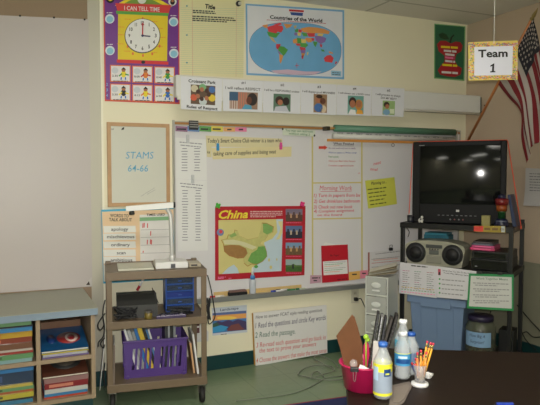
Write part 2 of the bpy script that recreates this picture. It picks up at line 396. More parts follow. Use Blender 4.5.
for m_, P_ in ((R_, [(182, 104), (212, 96), (240, 100), (244, 112), (236, 126), (222, 122), (216, 130), (186, 122)]), (O_, [(162, 98), (184, 94), (182, 110), (170, 106)]),
    (G_, [(180, 122), (214, 128), (232, 126), (222, 138), (216, 146), (204, 144), (188, 140)]), (T_, [(190, 140), (205, 146), (214, 162), (220, 168), (206, 162), (196, 152)]),
    (O_, [(244, 92), (280, 93), (272, 104), (256, 110)]), (R_, [(206, 94), (232, 88), (240, 94), (222, 98)]), (G_, [(226, 178), (246, 180), (262, 192), (252, 208), (244, 216), (236, 206), (224, 194)]),
    (R_, [(216, 170), (234, 170), (230, 182), (222, 192), (216, 184)]), (V_, [(220, 192), (232, 204), (234, 212), (226, 206)]), (O_, [(228, 208), (244, 214), (240, 228), (234, 246), (229, 236)]),
    (O_, [(282, 152), (296, 148), (298, 166), (284, 168), (280, 160)]), (G_, [(296, 146), (312, 148), (314, 166), (298, 168)]), (Y_, [(312, 150), (330, 152), (332, 166), (314, 166)]),
    (R_, [(290, 168), (308, 168), (310, 178), (296, 176)]), (G_, [(308, 167), (332, 167), (340, 174), (330, 184), (310, 180)]), (R_, [(306, 180), (328, 184), (330, 192), (310, 194)]),
    (V_, [(310, 193), (330, 192), (328, 206), (312, 206)]), (O_, [(312, 205), (328, 205), (322, 220), (316, 216)]), (R_, [(313, 214), (323, 214), (320, 228), (315, 226)]), (Y_, [(336, 202), (341, 200), (338, 214), (334, 212)]),
    (G_, [(288, 116), (300, 110), (302, 122), (290, 126)]), (R_, [(302, 112), (316, 116), (314, 126), (302, 124)]), (V_, [(286, 126), (298, 126), (296, 138), (286, 136)]), (Y_, [(298, 126), (312, 126), (310, 138), (300, 138)]), (T_, [(284, 100), (296, 98), (292, 110), (286, 110)]),
    (O_, [(310, 110), (340, 104), (372, 106), (402, 112), (424, 122), (418, 132), (402, 130), (370, 128), (344, 128), (320, 124)]), (R_, [(334, 128), (366, 128), (364, 142), (342, 142)]), (G_, [(314, 126), (334, 128), (338, 140), (322, 140)]),
    (V_, [(364, 138), (392, 140), (410, 148), (404, 162), (388, 170), (370, 158)]), (Y_, [(376, 130), (398, 131), (394, 140), (376, 138)]), (O_, [(328, 146), (352, 146), (354, 162), (340, 164), (330, 156)]), (R_, [(352, 146), (364, 148), (362, 158), (354, 158)]),
    (G_, [(358, 160), (376, 162), (368, 182), (362, 174)]), (R_, [(384, 170), (394, 172), (392, 184), (386, 180)]), (G_, [(388, 190), (400, 192), (404, 200), (392, 198)]), (O_, [(418, 198), (434, 202), (436, 208), (422, 206)]),
    (R_, [(400, 224), (412, 214), (426, 212), (438, 224), (432, 242), (420, 240), (404, 238)]), (R_, [(446, 236), (452, 240), (446, 248), (442, 246)]), (M((206, 180, 200), .5), [(196, 272), (262, 268), (330, 276), (392, 276), (366, 287), (290, 289), (212, 282)])):
    s.poly(P_, m_, 4)
s.line(296, 244, 296, 262, 2, R_, 4); s.line(288, 253, 304, 253, 2, R_, 4)
s.poly([(266, 36), (323, 40), (323, 47), (266, 44)], red, 3); s.poly([(270, 47), (320, 50), (318, 62), (274, 58)], M((50, 80, 150), .5), 3)
s.text('Countries of the World', 192, 72, 394, 87, 14, M((24, 24, 30), .5), 4, bold=.035)
s.words(180, 78, 408, 92, 2.5, M((190, 90, 100), .5), 4)
s.poly([(428, 272), (467, 275), (467, 295), (428, 292)], M((150, 195, 220), .5), 4); s.words(432, 281, 462, 283, 2.5, ink, 5); s.words(432, 288, 462, 290, 2.5, ink, 5)
s.done('world_map', 'laminated oval world map poster of coloured countries with a light blue border', 'map')

# ---------------------------------------------------------------- apple poster
s = wall(.003, Z(350, 0, 2.842))
s.base([(240, 67), (328, 75), (325, 230), (239, 223)], M((120, 175, 110), .5), .0015)
s.poly([(242, 70), (325, 77), (322, 226), (242, 220)], M((46, 104, 74), .5, noise=.1), 1)
s.poly([(247, 126), (256, 116), (272, 116), (286, 124), (300, 118), (314, 120), (320, 130), (316, 146), (302, 154), (298, 172), (304, 186), (318, 194), (314, 212), (298, 219), (276, 217), (256, 212), (249, 200), (258, 186), (268, 176), (268, 158), (252, 146)], M((170, 34, 44), .5), 2)
s.poly([(251, 98), (262, 93), (274, 98), (282, 112), (268, 112), (256, 108)], M((28, 60, 36), .5), 3); s.line(284, 122, 288, 106, 5, M((25, 35, 28), .5), 3); s.line(288, 107, 295, 99, 4, M((25, 35, 28), .5), 3)
for y, m_, x0, x1 in ((136, yellow, 258, 308), (147, white, 266, 302), (157, white, 270, 298), (166, pink, 270, 297), (176, white, 270, 298), (187, yellow, 262, 304), (208, white, 260, 306)):
    s.words(x0, y, x1, y+3, 6, m_, 4, wl=(5, 9), gap=.25)
s.done('apple_poster', 'green poster of a red apple core with lines of words', 'poster')

# ---------------------------------------------------------------- long screen case with six cards taped along it
CY = WY-.21
zl = [onY(176, 77.5, CY), onY(481, 93.5, CY), onY(481, 113.2, CY), onY(176, 101.5, CY)]
ztop = (zl[0].z+zl[1].z)/2; zbot = (zl[2].z+zl[3].z)/2; x0c, x1c = zl[0].x, zl[1].x
t = Thing(W, ((x0c+x1c)/2, WY, zbot), 'projection_screen', 'long white metal projection screen case mounted on the wall behind the six rule cards', 'projection screen')
t.part('case', MB().box((x0c, CY, zbot+.018), (x1c, CY+.07, ztop), M((214, 214, 210), .45, noise=.02), .008))
for bx_ in (x0c+.35, (x0c+x1c)/2, x1c-.35): t.part('wall_bracket', MB().box((bx_-.012, CY+.0705, ztop-.07), (bx_+.012, WY-.0005, ztop-.045), M((150, 150, 146), .4, metal=.6), .002))
t.part('bottom_bar', MB().cyl((x0c+.01, CY+.0115, zbot+.010), (x1c-.01, CY+.0115, zbot+.010), .011, M((240, 238, 230), .18, coat=.6), 12))
mb = MB().box((x1c, CY+.004, zbot+.02), (x1c+.012, CY+.066, ztop-.01), M((60, 66, 60), .5), .003)
mb.tube([(x1c+.012, CY+.01, zbot+.03), (x1c+.03, CY-.01, zbot+.03), (x1c+.045, CY-.01, zbot+.06), (x1c+.03, CY-.01, zbot+.085)], .006, M((40, 60, 50), .5)); t.part('end_hook', mb, label='dark green end hook')
def card(q, desc, draw):
    s = Flat((0, CY-.0025, 0), NB); s.base(q, M((216, 217, 222), .35, noise=.02), .0015)
    (ax, ay), (bx, by), (cx, cy), (dx, dy) = q
    def T(u, v):  # 0..100 card coordinates
        u /= 100; v /= 100
        return (ax*(1-u)*(1-v)+bx*u*(1-v)+cx*u*v+dx*(1-u)*v, ay*(1-u)*(1-v)+by*u*(1-v)+cy*u*v+dy*(1-u)*v)
    s.T = T; draw(s)
    s.done('rule_card', desc, 'card', 'laminated rule cards taped along the screen case')
def c0(s):
    s.text('Croissant Park', 18, 16, 85, 16, 10, black, 2, bold=.03); s.text('Rules of Respect', 14, 95, 90, 97, 9, black, 2, bold=.03)
    s.rect(24, 22, 84, 82, M((96, 76, 60), .6), 1)
    for x, y, r, m_ in ((33, 34, 11, M((200, 190, 160), .6)), (76, 34, 10, M((70, 110, 170), .6)), (31, 62, 10, M((200, 90, 60), .6)), (76, 60, 11, M((220, 190, 60), .6)), (54, 72, 12, M((190, 200, 200), .6)), (53, 29, 11, M((120, 170, 120), .6))): s.ell(x, y, r*.8, r, m_, 2)
    for a in range(7): s.ell(54+14*math.cos(a*.9), 50+15*math.sin(a*.9), 5, 7, skin if a % 2 else M((70, 45, 35), .6), 3)
def c1(s):
    s.text('#1', 46, 12, 56, 12, 8, ink, 2); s.text('I will reflect RESPECT', 6, 30, 94, 32, 9, ink, 2, bold=.01)
    s.rect(16, 38, 88, 92, M((150, 120, 100), .6), 1); s.rect(16, 38, 38, 66, M((60, 90, 120), .6), 2)
    for k in range(4): s.rect(39+k*6, 38, 42+k*6, 92, M((190, 120, 100), .6), 2); s.rect(16+k*6, 66, 19+k*6, 92, M((200, 180, 170), .6), 2)
    s.ell(74, 60, 13, 20, M((45, 36, 34), .6), 3); s.ell(66, 64, 7, 12, skin2, 4); s.poly([(48, 92), (56, 76), (72, 80), (74, 92)], M((80, 150, 180), .6), 4)
def c2(s):
    s.text('#2', 46, 14, 56, 14, 8, ink, 2); s.text('I will be a RESPONSIBLE student', 3, 31, 97, 33, 7, ink, 2)
    s.rect(28, 39, 74, 94, M((90, 120, 100), .6), 1); s.ell(44, 60, 11, 14, M((60, 40, 34), .6), 2); s.ell(62, 62, 9, 13, M((45, 34, 32), .6), 2); s.ell(46, 66, 7, 9, skin, 3); s.poly([(30, 94), (34, 80), (62, 76), (70, 94)], M((190, 190, 200), .6), 3)
def c3(s):
    s.text('#3', 46, 14, 56, 14, 8, ink, 2); s.text('I will display good MANNERS', 4, 30, 96, 32, 7, ink, 2)
    s.rect(36, 34, 74, 94, M((150, 120, 90), .6), 1); s.ell(50, 52, 9, 11, skin, 2); s.ell(62, 56, 8, 10, skin2, 2); s.ell(50, 78, 12, 14, M((70, 110, 170), .6), 3); s.ell(64, 82, 8, 12, M((210, 190, 160), .6), 3); s.ell(52, 42, 9, 6, M((60, 40, 30), .6), 3)
def c4(s):
    s.text('#4', 46, 14, 56, 14, 8, ink, 2); s.text('I will always use a KIND voice', 5, 29, 95, 31, 6, ink, 2)
    s.rect(32, 34, 78, 95, M((110, 160, 150), .6), 1); s.ell(46, 56, 11, 17, M((60, 42, 38), .6), 2); s.ell(46, 62, 8, 13, skin, 3); s.ell(64, 64, 11, 18, M((190, 130, 60), .6), 2); s.ell(64, 62, 7, 11, skin, 3); s.poly([(34, 95), (40, 80), (54, 82), (56, 95)], white, 4); s.poly([(56, 95), (60, 80), (74, 82), (77, 95)], M((220, 160, 60), .6), 4)
def c5(s):
    s.text('#5', 46, 14, 56, 14, 8, ink, 2); s.text('I will promise to always', 12, 28, 88, 31, 7, ink, 2); s.text('DO MY BEST!', 28, 40, 76, 42, 7, ink, 2)
    s.rect(34, 46, 72, 95, M((150, 180, 120), .6), 1); s.ell(46, 60, 9, 10, M((60, 50, 40), .6), 2); s.ell(48, 66, 6, 8, skin, 3); s.ell(46, 86, 11, 10, M((120, 160, 190), .6), 3); s.rect(56, 74, 70, 90, M((210, 220, 190), .6), 2)
card([(181, 76.5), (222, 79.5), (221.5, 111.5), (181, 109)], 'white card reading Croissant Park Rules of Respect with a photo of heads in a circle', c0)
card([(223, 79.3), (263, 81), (262, 112.3), (223, 111)], 'white card number 1 on respect with a photo of a child beside a flag', c1)
card([(263.4, 81), (300.5, 82.5), (300, 114), (262.8, 112.3)], 'white card number 2 with a photo of two children leaning over school work', c2)
card([(301, 82.8), (336.5, 84.5), (336, 115.2), (300.6, 113.6)], 'white card number 3 with a narrow photo of a child in blue', c3)
card([(337, 84.7), (371.5, 86.5), (371, 115.8), (336.4, 115)], 'white card number 4 with a photo of two smiling children cheek to cheek', c4)
card([(372, 86.6), (404.5, 88.5), (403.5, 117), (371.5, 115.6)], 'white card number 5 with a photo of a child writing, last card on the right', c5)

# ---------------------------------------------------------------- small framed whiteboard STAMS
def framed(q, wpx, fmat, imat, off, name, label, cat, draw=None, t=.016):
    """q = outer corners (TL,TR,BR,BL) px; real frame bars round a panel"""
    P = [onY(x, y, WY-off) for x, y in q]; c = sum(P, Vector())/4
    X0 = (P[0].x+P[3].x)/2; X1 = (P[1].x+P[2].x)/2; Z1 = (P[0].z+P[1].z)/2; Z0 = (P[2].z+P[3].z)/2; w_ = wpx/125
    T_ = Thing(W, ((X0+X1)/2, WY, Z0), name, label, cat); Y0, Y1 = WY-off, WY-off+t
    mb = MB()
    mb.box((X0, Y0, Z0), (X0+w_, Y1, Z1), fmat, .002).box((X1-w_, Y0, Z0), (X1, Y1, Z1), fmat, .002).box((X0+w_, Y0, Z0), (X1-w_, Y1, Z0+w_), fmat, .002).box((X0+w_, Y0, Z1-w_), (X1-w_, Y1, Z1), fmat, .002)
    T_.part('frame', mb)
    T_.part('board', MB().box((X0+w_, Y0+.006, Z0+w_), (X1-w_, Y1-.001, Z1-w_), imat))
    return T_
oak = M((184, 146, 104), .5, noise=.15, scale=20)
T1 = framed([(107, 122.5), (170, 123.5), (170, 205.5), (108, 207)], 3.2, oak, M((208, 208, 196), .25, noise=.02), .022, 'dry_erase_board', 'small oak-framed dry erase board reading STAMS 64-66', 'whiteboard')
s = Flat((0, WY-.0165, 0), NB, Z(90, 100, 3.857))
lb = M((84, 160, 196), .5)
s.text('STAMS', 138, 226, 245, 226, 28, lb, 1, bold=0, shear=.1); s.text('64-66', 146, 276, 224, 276, 27, lb, 1, bold=.004, shear=.1)
s.text('cc', 82, 115, 92, 115, 8, ink, 1); s.poly([(120, 116), (124, 108), (132, 104), (131, 114)], black, 1); s.line(196, 372, 250, 338, 1.2, ltgrey, 1); s.line(220, 364, 252, 346, 1.2, ltgrey, 1)
s.done('handwriting', parent=T1)

# ---------------------------------------------------------------- main whiteboard with aluminium/wood trim, tray
BYf = WY-.022
tl = onY(174.5, 124.5, BYf); XL = tl.x; XR = onY(458, 200, BYf).x; ZTp = onY(200, 123.0, BYf).z; ZBt = onY(280, 290.5, BYf).z
wb = M((214, 212, 214), .28, noise=.02, scale=2, coat=.1)
t = Thing(W, ((XL+XR)/2, WY, ZBt), 'whiteboard', 'large white marker board with yellow tape lines and a metal pen tray', 'whiteboard')
t.part('board', MB().box((XL, BYf, ZBt), (XR, WY-.001, ZTp), wb))
al = M((186, 186, 182), .3, metal=.7); t.part('side_frame', MB().box((XL-.012, BYf-.006, ZBt), (XL, WY-.001, ZTp+.014), al)); t.part('side_frame', MB().box((XR, BYf-.006, ZBt), (XR+.012, WY-.001, ZTp+.014), al))
mb = MB().box((XL, BYf-.008, ZTp), (XR, WY-.001, ZTp+.006), al); mb.box((XL, BYf-.01, ZTp-.016), (XR, BYf, ZTp), M((166, 118, 62), .6, noise=.1, scale=30)); mb.box((XL, BYf-.012, ZTp-.022), (XR, BYf, ZTp-.016), al); t.part('top_rail', mb)
TY = WY-.085
mb = MB().box((XL-.03, TY, ZBt-.012), (XR+.1, WY-.001, ZBt), al, .003); mb.box((XL-.03, TY-.004, ZBt-.03), (XR+.1, TY+.006, ZBt+.006), M((160, 162, 160), .35, metal=.6), .002); t.part('pen_tray', mb)
s = Flat((0, BYf-.0004, 0), NB, step=.0004); tape = M((206, 192, 120), .6)
s.line(312.3, 130, 312.6, 283, 1.5, tape, 1); s.line(361.8, 141, 362, 277, 1.5, tape, 1); s.line(312, 183, 362, 182.5, 1.3, tape, 2); s.line(312, 219, 362, 218, 1.3, tape, 2)
s.done('tape_lines', parent=t)
s = Flat((0, BYf-.0004, 0), NB, Z(300, 120, 4.5), step=.0004); rw = M((205, 60, 80), .6)
s.text('Morning Work', 88, 316, 234, 316, 22, rw, 1, shear=.15, bold=.0); s.line(92, 322, 232, 320, 2, rw, 1)
for i, st in enumerate(('1) Turn in papers from bx', '2) Get drink/use bathroom', '3) Check out new book')):
    s.text(st, 62, 347+26*i, (272, 270, 236)[i], 345+26*i, 16, rw, 1, shear=.15)
s.T = Z(300, 200, 4.5); s.text('4) Complete assignment', 62, 57, 244, 52, 13, rw, 1, shear=.15); s.text('on the board', 78, 73, 190, 71, 11, rw, 1, shear=.15)
s.T = Z(300, 120, 4.5)
s.done('red_handwriting', parent=t)
s = Flat((0, BYf-.0004, 0), NB, Z(300, 120, 4.5), step=.0004); pk = M((215, 120, 125), .6)
s.text('nest', 330, 204, 365, 196, 14, pk, 1, bold=.02, shear=.2); s.text('nnel', 316, 226, 350, 230, 14, pk, 1, bold=.02, shear=.2); s.text('ss', 262, 242, 270, 242, 8, pk, 1)
s.done('pink_handwriting', parent=t)

def onboard(T=None, off=.003): return Flat((0, BYf-off, 0), NB, T)
# strip of subject labels
s = onboard(Z(90, 100, 3.857), .018)
lab = [((150, 110, 140), 330, 376), ((110, 140, 190), 376, 422), ((100, 160, 90), 422, 468), ((220, 205, 90), 468, 513)]
for i, (c, x0, x1) in enumerate(lab):
    f = onboard(Z(90, 100, 3.857), .016); f.base([(x0, 100), (x1, 103), (x1, 123), (x0, 120)], M(c, .6), .002); f.words(x0+5, 115, x1-5, 116, 6, ink, 1, wl=(8, 12))
    f.done('name_strip', '%s label strip along the top left of the large whiteboard' % ('mauve', 'blue', 'green', 'yellow')[i], 'label', 'coloured label strips')
for i, (c, x0, x1) in enumerate((((225, 170, 110), 106, 158), ((225, 130, 165), 158, 210))):
    f = onboard(Z(200, 120, 4.5), .016); f.base([(x0, 33), (x1, 33), (x1, 53), (x0, 51)], M(c, .6), .002); f.words(x0+16, 46, x1-16, 46, 6, ink, 1, wl=(8, 12))
    f.done('name_strip', '%s label strip along the top left of the large whiteboard' % ('orange', 'pink')[i], 'label', 'coloured label strips')
p = onY(194, 124.5, BYf-.03); mb = MB().box(p-Vector((.035, -.004, .03)), p+Vector((.035, .012, .028)), M((70, 72, 74), .35, metal=.5), .006)
for k in (-1, 0, 1): mb.box(p+Vector((-.03, -.003, k*.016-.004)), p+Vector((.03, .001, k*.016+.002)), M((170, 170, 170), .3, metal=.6))
solo(W, p, 'clip', mb, 'dark metal clip on the top rail of the large whiteboard near its left corner', 'clip')

# list sheets
def lists(q, x0, x1, ys, label, off=.003):
    f = onboard(None, off); f.base(q, paper, .001)
    gr = M((140, 140, 146), .7); f.words(q[0][0]+4, q[0][1]+5, q[1][0]-4, q[1][1]+5, .9, gr, 1)
    f.words(q[0][0]+5, q[0][1]+8, q[1][0]-5, q[1][1]+8, .9, gr, 1)
    y = ys[0]
    while y < ys[1]:
        for xx in (x0, x1): w_ = random.uniform(4, 6.5); f.rect(xx+4-w_/2, y-.8, xx+4+w_/2, y, gr, 1)
        y += 2.75
    return f.done('name_list', label, 'paper', 'typed name lists')
lists([(175.5, 137.5), (206, 139.5), (207, 180.5), (175.5, 178.5)], 180.5, 193, (149, 173), 'white sheet with two columns of typed names, upper of the two on the whiteboard')
lists([(176, 178.7), (207, 181), (208, 250.5), (178, 251.5)], 181, 194, (191, 243), 'white sheet with two columns of typed names, lower of the two on the whiteboard', .005)
for x, y, d in ((187.5, 139, 'upper'), (192.5, 179, 'lower')):
    p = onY(x, y, BYf-.005); mb = MB().box(p+Vector((-.011, -.014, -.03)), p+Vector((.011, -.001, .03)), M((196, 198, 200), .3), .004); mb.cyl(p+Vector((0, -.014, .0)), p+Vector((0, -.024, .0)), .008, M((205, 205, 205), .3), 10)
    solo(W, p, 'magnet_clip', mb, 'silver magnet clip pinching the %s name list' % d, 'magnet clip', 'silver clips')

# sentence strips
manila = M((216, 206, 164), .6)
f = onboard(Z(200, 120, 4.5), .003); f.base([(26, 70), (370, 84), (372, 125), (52, 120), (52, 168), (31, 166)], manila, .001)
f.text("Today's Smart Choice Club winner is a team who", 34, 102, 366, 100, 19, ink, 1, shear=.1); f.text('is', 33, 150, 45, 150, 13, ink, 1)
f.done('sentence_strip', 'manila sentence strip reading Todays Smart Choice Club winner, behind the other strip', 'sentence strip')
f = onboard(Z(200, 120, 4.5), .007); f.base([(52, 126), (412, 120), (411, 165), (57, 177)], M((220, 208, 160), .6), .001)
f.text('taking care of supplies and being neat', 60, 160, 342, 150, 19, ink, 1, shear=.1)
f.done('sentence_strip', 'manila sentence strip reading taking care of supplies and being neat, in front', 'sentence strip')
def peg(x, y, mat, label, h=.035, rot=0, off=.012):
    p = onY(x, y, BYf-off); mb = MB()
    for sx in (-1, 1):
        mb.obox(p+Vector((sx*.005*math.sin(rot+.2), -.010+sx*.004, 0)), (.019, .006, h*1.5), mat, ry=rot+sx*.05, bev=.002)
    mb.obox(p+Vector((0, -.010, 0)), (.022, .016, .008), mat, ry=rot, bev=.002)
    solo(W, p, 'clothespin', mb, label, 'clip')
peg(217.4, 147, M((50, 140, 195), .4), 'blue plastic clip on the left of the two sentence strips')
peg(280.3, 146, M((215, 70, 150), .4), 'pink plastic clip on the right of the two sentence strips')
f = onboard(Z(200, 120, 4.5), .017); f.base([(371, 38), (519, 46), (518, 75), (372, 68)], M((206, 214, 196), .5), .001)
f.text('You may use restroom', 384, 51, 508, 57, 11, M((80, 130, 90), .6), 1, shear=.1); f.text('without asking :)', 400, 65, 494, 70, 11, M((80, 130, 90), .6), 1, shear=.1)
for x, y in ((372, 41), (515, 70)): f.ell(x, y, 4, 5, black, 2, 10)
f.done('notice_strip', 'white strip with green writing on the top rail of the whiteboard', 'sign')

# map roller, ruler roll, wooden rod above the board
t = Thing(W, onY(395, 130, WY), 'map_roller', 'green rolled-up wall map on a wooden roller above the right half of the whiteboard', 'map roller')
gy = WY-.082
a = onY(334.5, 128.2, gy); b = onY(454.5, 134.6, gy); b.z = a.z
t.part('map_roll', MB().cyl(a, b, .027, M((86, 132, 108), .5), 18)); mb = MB().cyl(a-Vector((.045, 0, 0)), a, .008, M((200, 150, 90), .5), 10); mb.cyl(b, b+Vector((.015, 0, 0)), .018, M((200, 140, 60), .5), 10); t.part('wooden_end', mb)
a2 = a+Vector((0, .02, -.057)); b2 = b+Vector((.01, .02, -.057)); t.part('lower_roll', MB().cyl(a2, b2, .022, M((206, 206, 200), .5), 18))
s = Flat((0, a2.y-.023, 0), NB)
for k in range(12): s.words(337+9.6*k, 133.4+.45*k, 343+9.6*k, 133.7+.45*k, 1.0, ltgrey, 1)
s.done('roll_print', parent=t)
a3 = a+Vector((-.075, -.02, -.094)); b3 = b+Vector((.02, -.02, -.094)); t.part('wooden_rod', MB().box((a3.x, a3.y-.008, a3.z-.010), (b3.x, a3.y+.008, a3.z+.010), M((206, 142, 70), .5, noise=.12, scale=25), .003))
t.part('bracket', MB().box((a.x-.08, gy-.012, a.z-.02), (a.x-.045, WY-.036, a.z+.012), M((70, 66, 52), .4, metal=.5), .003)); t.part('bracket', MB().box((b.x+.015, gy-.015, b.z-.12), (b.x+.028, WY-.036, b.z+.02), M((190, 190, 186), .3, metal=.6), .003))
pr = (a3+b3)/2; pr = onY(393, 144.5, a3.y-.01); mb = MB().tube([pr+Vector((.013*math.cos(k*PI/6), 0, .013*math.sin(k*PI/6)-.004)) for k in range(13)], .002, M((60, 60, 60), .4), 5); t.part('pull_ring', mb)

# when finished sheet, arrow
f = onboard(Z(300, 120, 4.5), .003); f.base([(122, 100), (268, 100), (262, 218), (121, 216)], M((216, 214, 216), .4), .001)
f.text('When Finished', 150, 112, 242, 113, 12, ink, 1, bold=.01); f.line(150, 116, 242, 117, 1.5, ink, 1)
for y, c, st, x1 in ((130, (110, 70, 130), 'Go over work and turn in neatly', 250), (150, (60, 90, 170), 'Work on papers in Writer center', 256), (168, (70, 140, 80), 'Read quietly', 174), (188, (190, 90, 80), 'Work your Math folder Packets', 248), (208, (190, 60, 70), 'Complete assignment below', 242)):
    f.text(st, 128, y, x1, y+1, 8, M(c, .6), 1)
f.done('notice_sheet', 'white sheet headed When Finished with five coloured lines on the whiteboard', 'paper')
f = onboard(Z(300, 120, 4.5), .006); f.base([(85, 118), (110, 118), (110, 114), (124, 124), (110, 134), (110, 130), (85, 130)], M((205, 70, 50), .5), .003)
f.done('arrow_magnet', 'red arrow magnet pointing at the When Finished sheet', 'magnet')
f = onboard(Z(300, 120, 4.5), .004); f.base([(293, 273), (425, 257), (437, 378), (307, 399)], M((204, 204, 84), .5), .001)
f.text('Planning to...', 320, 292, 390, 284, 14, ink, 1, shear=.2)
for i in range(5): f.words(304+3*i, 316+17*i, 388-8*(i % 2), 306+17*i, 5, M((90, 96, 40), .6), 1)
f.done('yellow_sheet', 'bright yellow handwritten sheet tilted on the right of the whiteboard', 'paper')

# China poster
s = onboard(Z(200, 195, 4.5), .004)
s.base([(68, 52), (475, 49), (470, 361), (68, 385)], M((176, 32, 48), .4, noise=.04), .001)
s.poly([(83, 113), (373, 108), (366, 342), (84, 356)], M((206, 196, 128), .5, noise=.06), 1)
s.poly([(343, 109), (373, 108), (366, 342), (236, 349), (240, 325), (262, 310), (300, 272), (288, 214), (326, 196), (348, 168)], M((186, 204, 214), .5), 2)
s.poly([(98, 355.5), (128, 326), (152, 313), (168, 330), (176, 352)], M((186, 204, 214), .5), 2)
s.poly([(350, 118), (362, 150), (352, 182), (340, 200), (356, 200), (370, 170), (371, 118)], M((216, 206, 150), .5), 3)
ch = [(94, 202), (120, 196), (126, 178), (150, 176), (156, 156), (168, 160), (178, 184), (216, 200), (262, 190), (272, 160), (278, 124), (300, 126), (332, 142), (328, 168), (306, 180), (292, 204), (272, 212), (270, 222), (292, 228), (300, 254), (302, 276), (284, 298), (256, 314), (232, 312), (214, 322), (198, 308), (196, 284), (168, 286), (130, 274), (108, 254), (104, 222)]
cx_ = sum(p[0] for p in ch)/len(ch); cy_ = sum(p[1] for p in ch)/len(ch)
s.poly(ch, M((170, 120, 50), .5), 3); s.poly([(cx_+(x-cx_)*.975, cy_+(y-cy_)*.965) for x, y in ch], M((190, 186, 116), .5, noise=.2, scale=40), 4)
s.poly([(106, 228), (140, 224), (176, 226), (206, 240), (214, 262), (198, 282), (168, 284), (130, 272), (110, 252)], M((156, 116, 66), .5, noise=.2, scale=50), 5)
s.poly([(262, 232), (290, 230), (299, 256), (300, 276), (282, 296), (256, 311), (234, 308), (214, 296), (230, 262), (256, 246)], M((110, 160, 82), .5, noise=.2, scale=50), 5)
s.poly([(282, 128), (300, 128), (329, 144), (324, 166), (302, 178), (284, 168)], M((124, 166, 92), .5, noise=.2, scale=50), 5)
s.poly([(104, 204), (150, 200), (200, 212), (256, 234), (236, 246), (180, 224), (110, 222)], M((206, 202, 160), .5), 5); s.poly([(130, 182), (156, 168), (166, 182), (140, 192)], M((140, 170, 96), .5), 5)
for x, y, rx, ry in ((252, 322, 9, 7), (310, 292, 4, 8), (345, 290, 3, 6), (318, 325, 6, 8)): s.ell(x, y, rx, ry, G_ if x < 300 else tape, 5)
s.text('China', 84, 106, 216, 103, 38, M((226, 206, 60), .5), 2, bold=.03, shear=.3)
for i in range(4): s.words(226, 76+8*i, 370-(i == 3)*30, 76+8*i-.5, 3.6, M((216, 190, 190), .5), 2)
s.ell(91, 168, 16, 16, M((110, 130, 170), .5), 5); s.ell(93, 165, 8, 8, R_, 6)
s.words(80, 372, 116, 371, 4, pink, 2); s.words(80, 378, 106, 377, 4, pink, 2); s.words(128, 376, 142, 376, 3, pink, 2)
ph = [((120, 110, 130), (90, 66, 60), (180, 140, 110)), ((90, 110, 150), (46, 44, 60), (190, 170, 140)), ((120, 150, 180), (110, 86, 60), (190, 150, 100)), ((150, 170, 170), (66, 100, 50), (50, 66, 36))]
for i, (sky_, mid, acc) in enumerate(ph):
    y0 = 63+75.5*i; s.rect(385, y0, 461-i, y0+56, M(sky_, .5), 2); s.rect(385, y0+26, 461-i, y0+56, M(mid, .5, noise=.4, scale=60), 3)
    if i < 3:
        for k in range(5): xx = 392+13*k; s.rect(xx, y0+14+(k*7) % 14, xx+8, y0+40, M(acc, .5) if k % 2 else M(mid, .5), 4)
    else: s.poly([(400, y0+30), (420, y0+20), (440, y0+30), (460, y0+24), (458, y0+32), (385, y0+34)], M((90, 120, 60), .5), 4); s.ell(418, y0+32, 4, 12, M((40, 36, 50), .5), 5)
    s.words(386, y0+63, 456, y0+63, 2.2, pink, 2)
s.done('china_map', 'red poster map titled China with four photos down its right side', 'map')
for x, y, c, d in ((217.6, 205.6, (70, 175, 60), 'green star-shaped clip magnet at the top left corner of the red map'), (301.8, 204, (225, 50, 130), 'pink clip magnet at the top right corner of the red map')):
    p = onY(x, y, BYf-.007); m_ = M(c, .4); mb = MB(); mb.cyl(p, p+NB*.012, .014, m_, 12)
    for k in range(4): a = k*PI/2+.5; mb.ball(p+Vector((.014*math.cos(a), -.010, .014*math.sin(a))), .009, m_, 6)
    solo(W, p, 'magnet', mb, d, 'magnet')

# items on the pen tray
def ontray(px): return ZBt+.0005
TYm = WY-.055
def trayx(px, Y=TYm): return onY(px, 285, Y).x
p0, p1 = trayx(215), trayx(303)
solo(W, ((p0+p1)/2, WY-.03, ZBt), 'wooden_ruler', MB().box((p0, WY-.030, ZBt+.0005), (p1, WY-.024, ZBt+.032), M((206, 176, 116), .5, noise=.1, scale=30)), 'thin wooden yardstick standing on the pen tray against the whiteboard', 'ruler')
x0, x1 = trayx(228.5), trayx(246.5)
t = Thing(W, ((x0+x1)/2, TYm, ZBt), 'board_eraser', 'black felt eraser with a tan top lying on the pen tray', 'eraser')
t.part('felt', MB().box((x0, TYm-.022, ZBt+.0005), (x1, TYm+.022, ZBt+.026), M((30, 28, 30), .9), .004)); t.part('handle', MB().box((x0+.004, TYm-.018, ZBt+.026), (x1-.004, TYm+.018, ZBt+.040), M((120, 90, 84), .6), .004), label='reddish tan handle')
x = trayx(252.6); t = Thing(W, (x, TYm, ZBt), 'glue_bottle', 'small white-tipped grey bottle with a blue cap standing on the pen tray', 'bottle')
g = M((190, 196, 204), .3, noise=.03)
t.part('body', MB().lathe([(.021, .0005), (.024, .01), (.024, .10), (.020, .11)], g, 18, (x, TYm, ZBt))); t.part('cap', MB().lathe([(.018, .11), (.018, .135), (.011, .14)], M((70, 130, 190), .4), 16, (x, TYm, ZBt))); t.part('nozzle', MB().lathe([(.011, .14), (.007, .18), (.003, .20)], white, 12, (x, TYm, ZBt)))
def marker(px0, px1, body, capc, label, Y=TYm-.012):
    x0, x1 = trayx(px0, Y), trayx(px1, Y); z = ZBt+.0085; cx = x0+(x1-x0)*.35
    t = Thing(W, (x0, Y, ZBt), 'marker', label, 'marker', 'markers on the pen tray')
    t.part('barrel', MB().cyl((cx, Y, z), (x1, Y, z), .007, M(body, .4), 10)); t.part('cap', MB().cyl((x0, Y, z), (cx, Y, z), .008, M(capc, .4), 10))
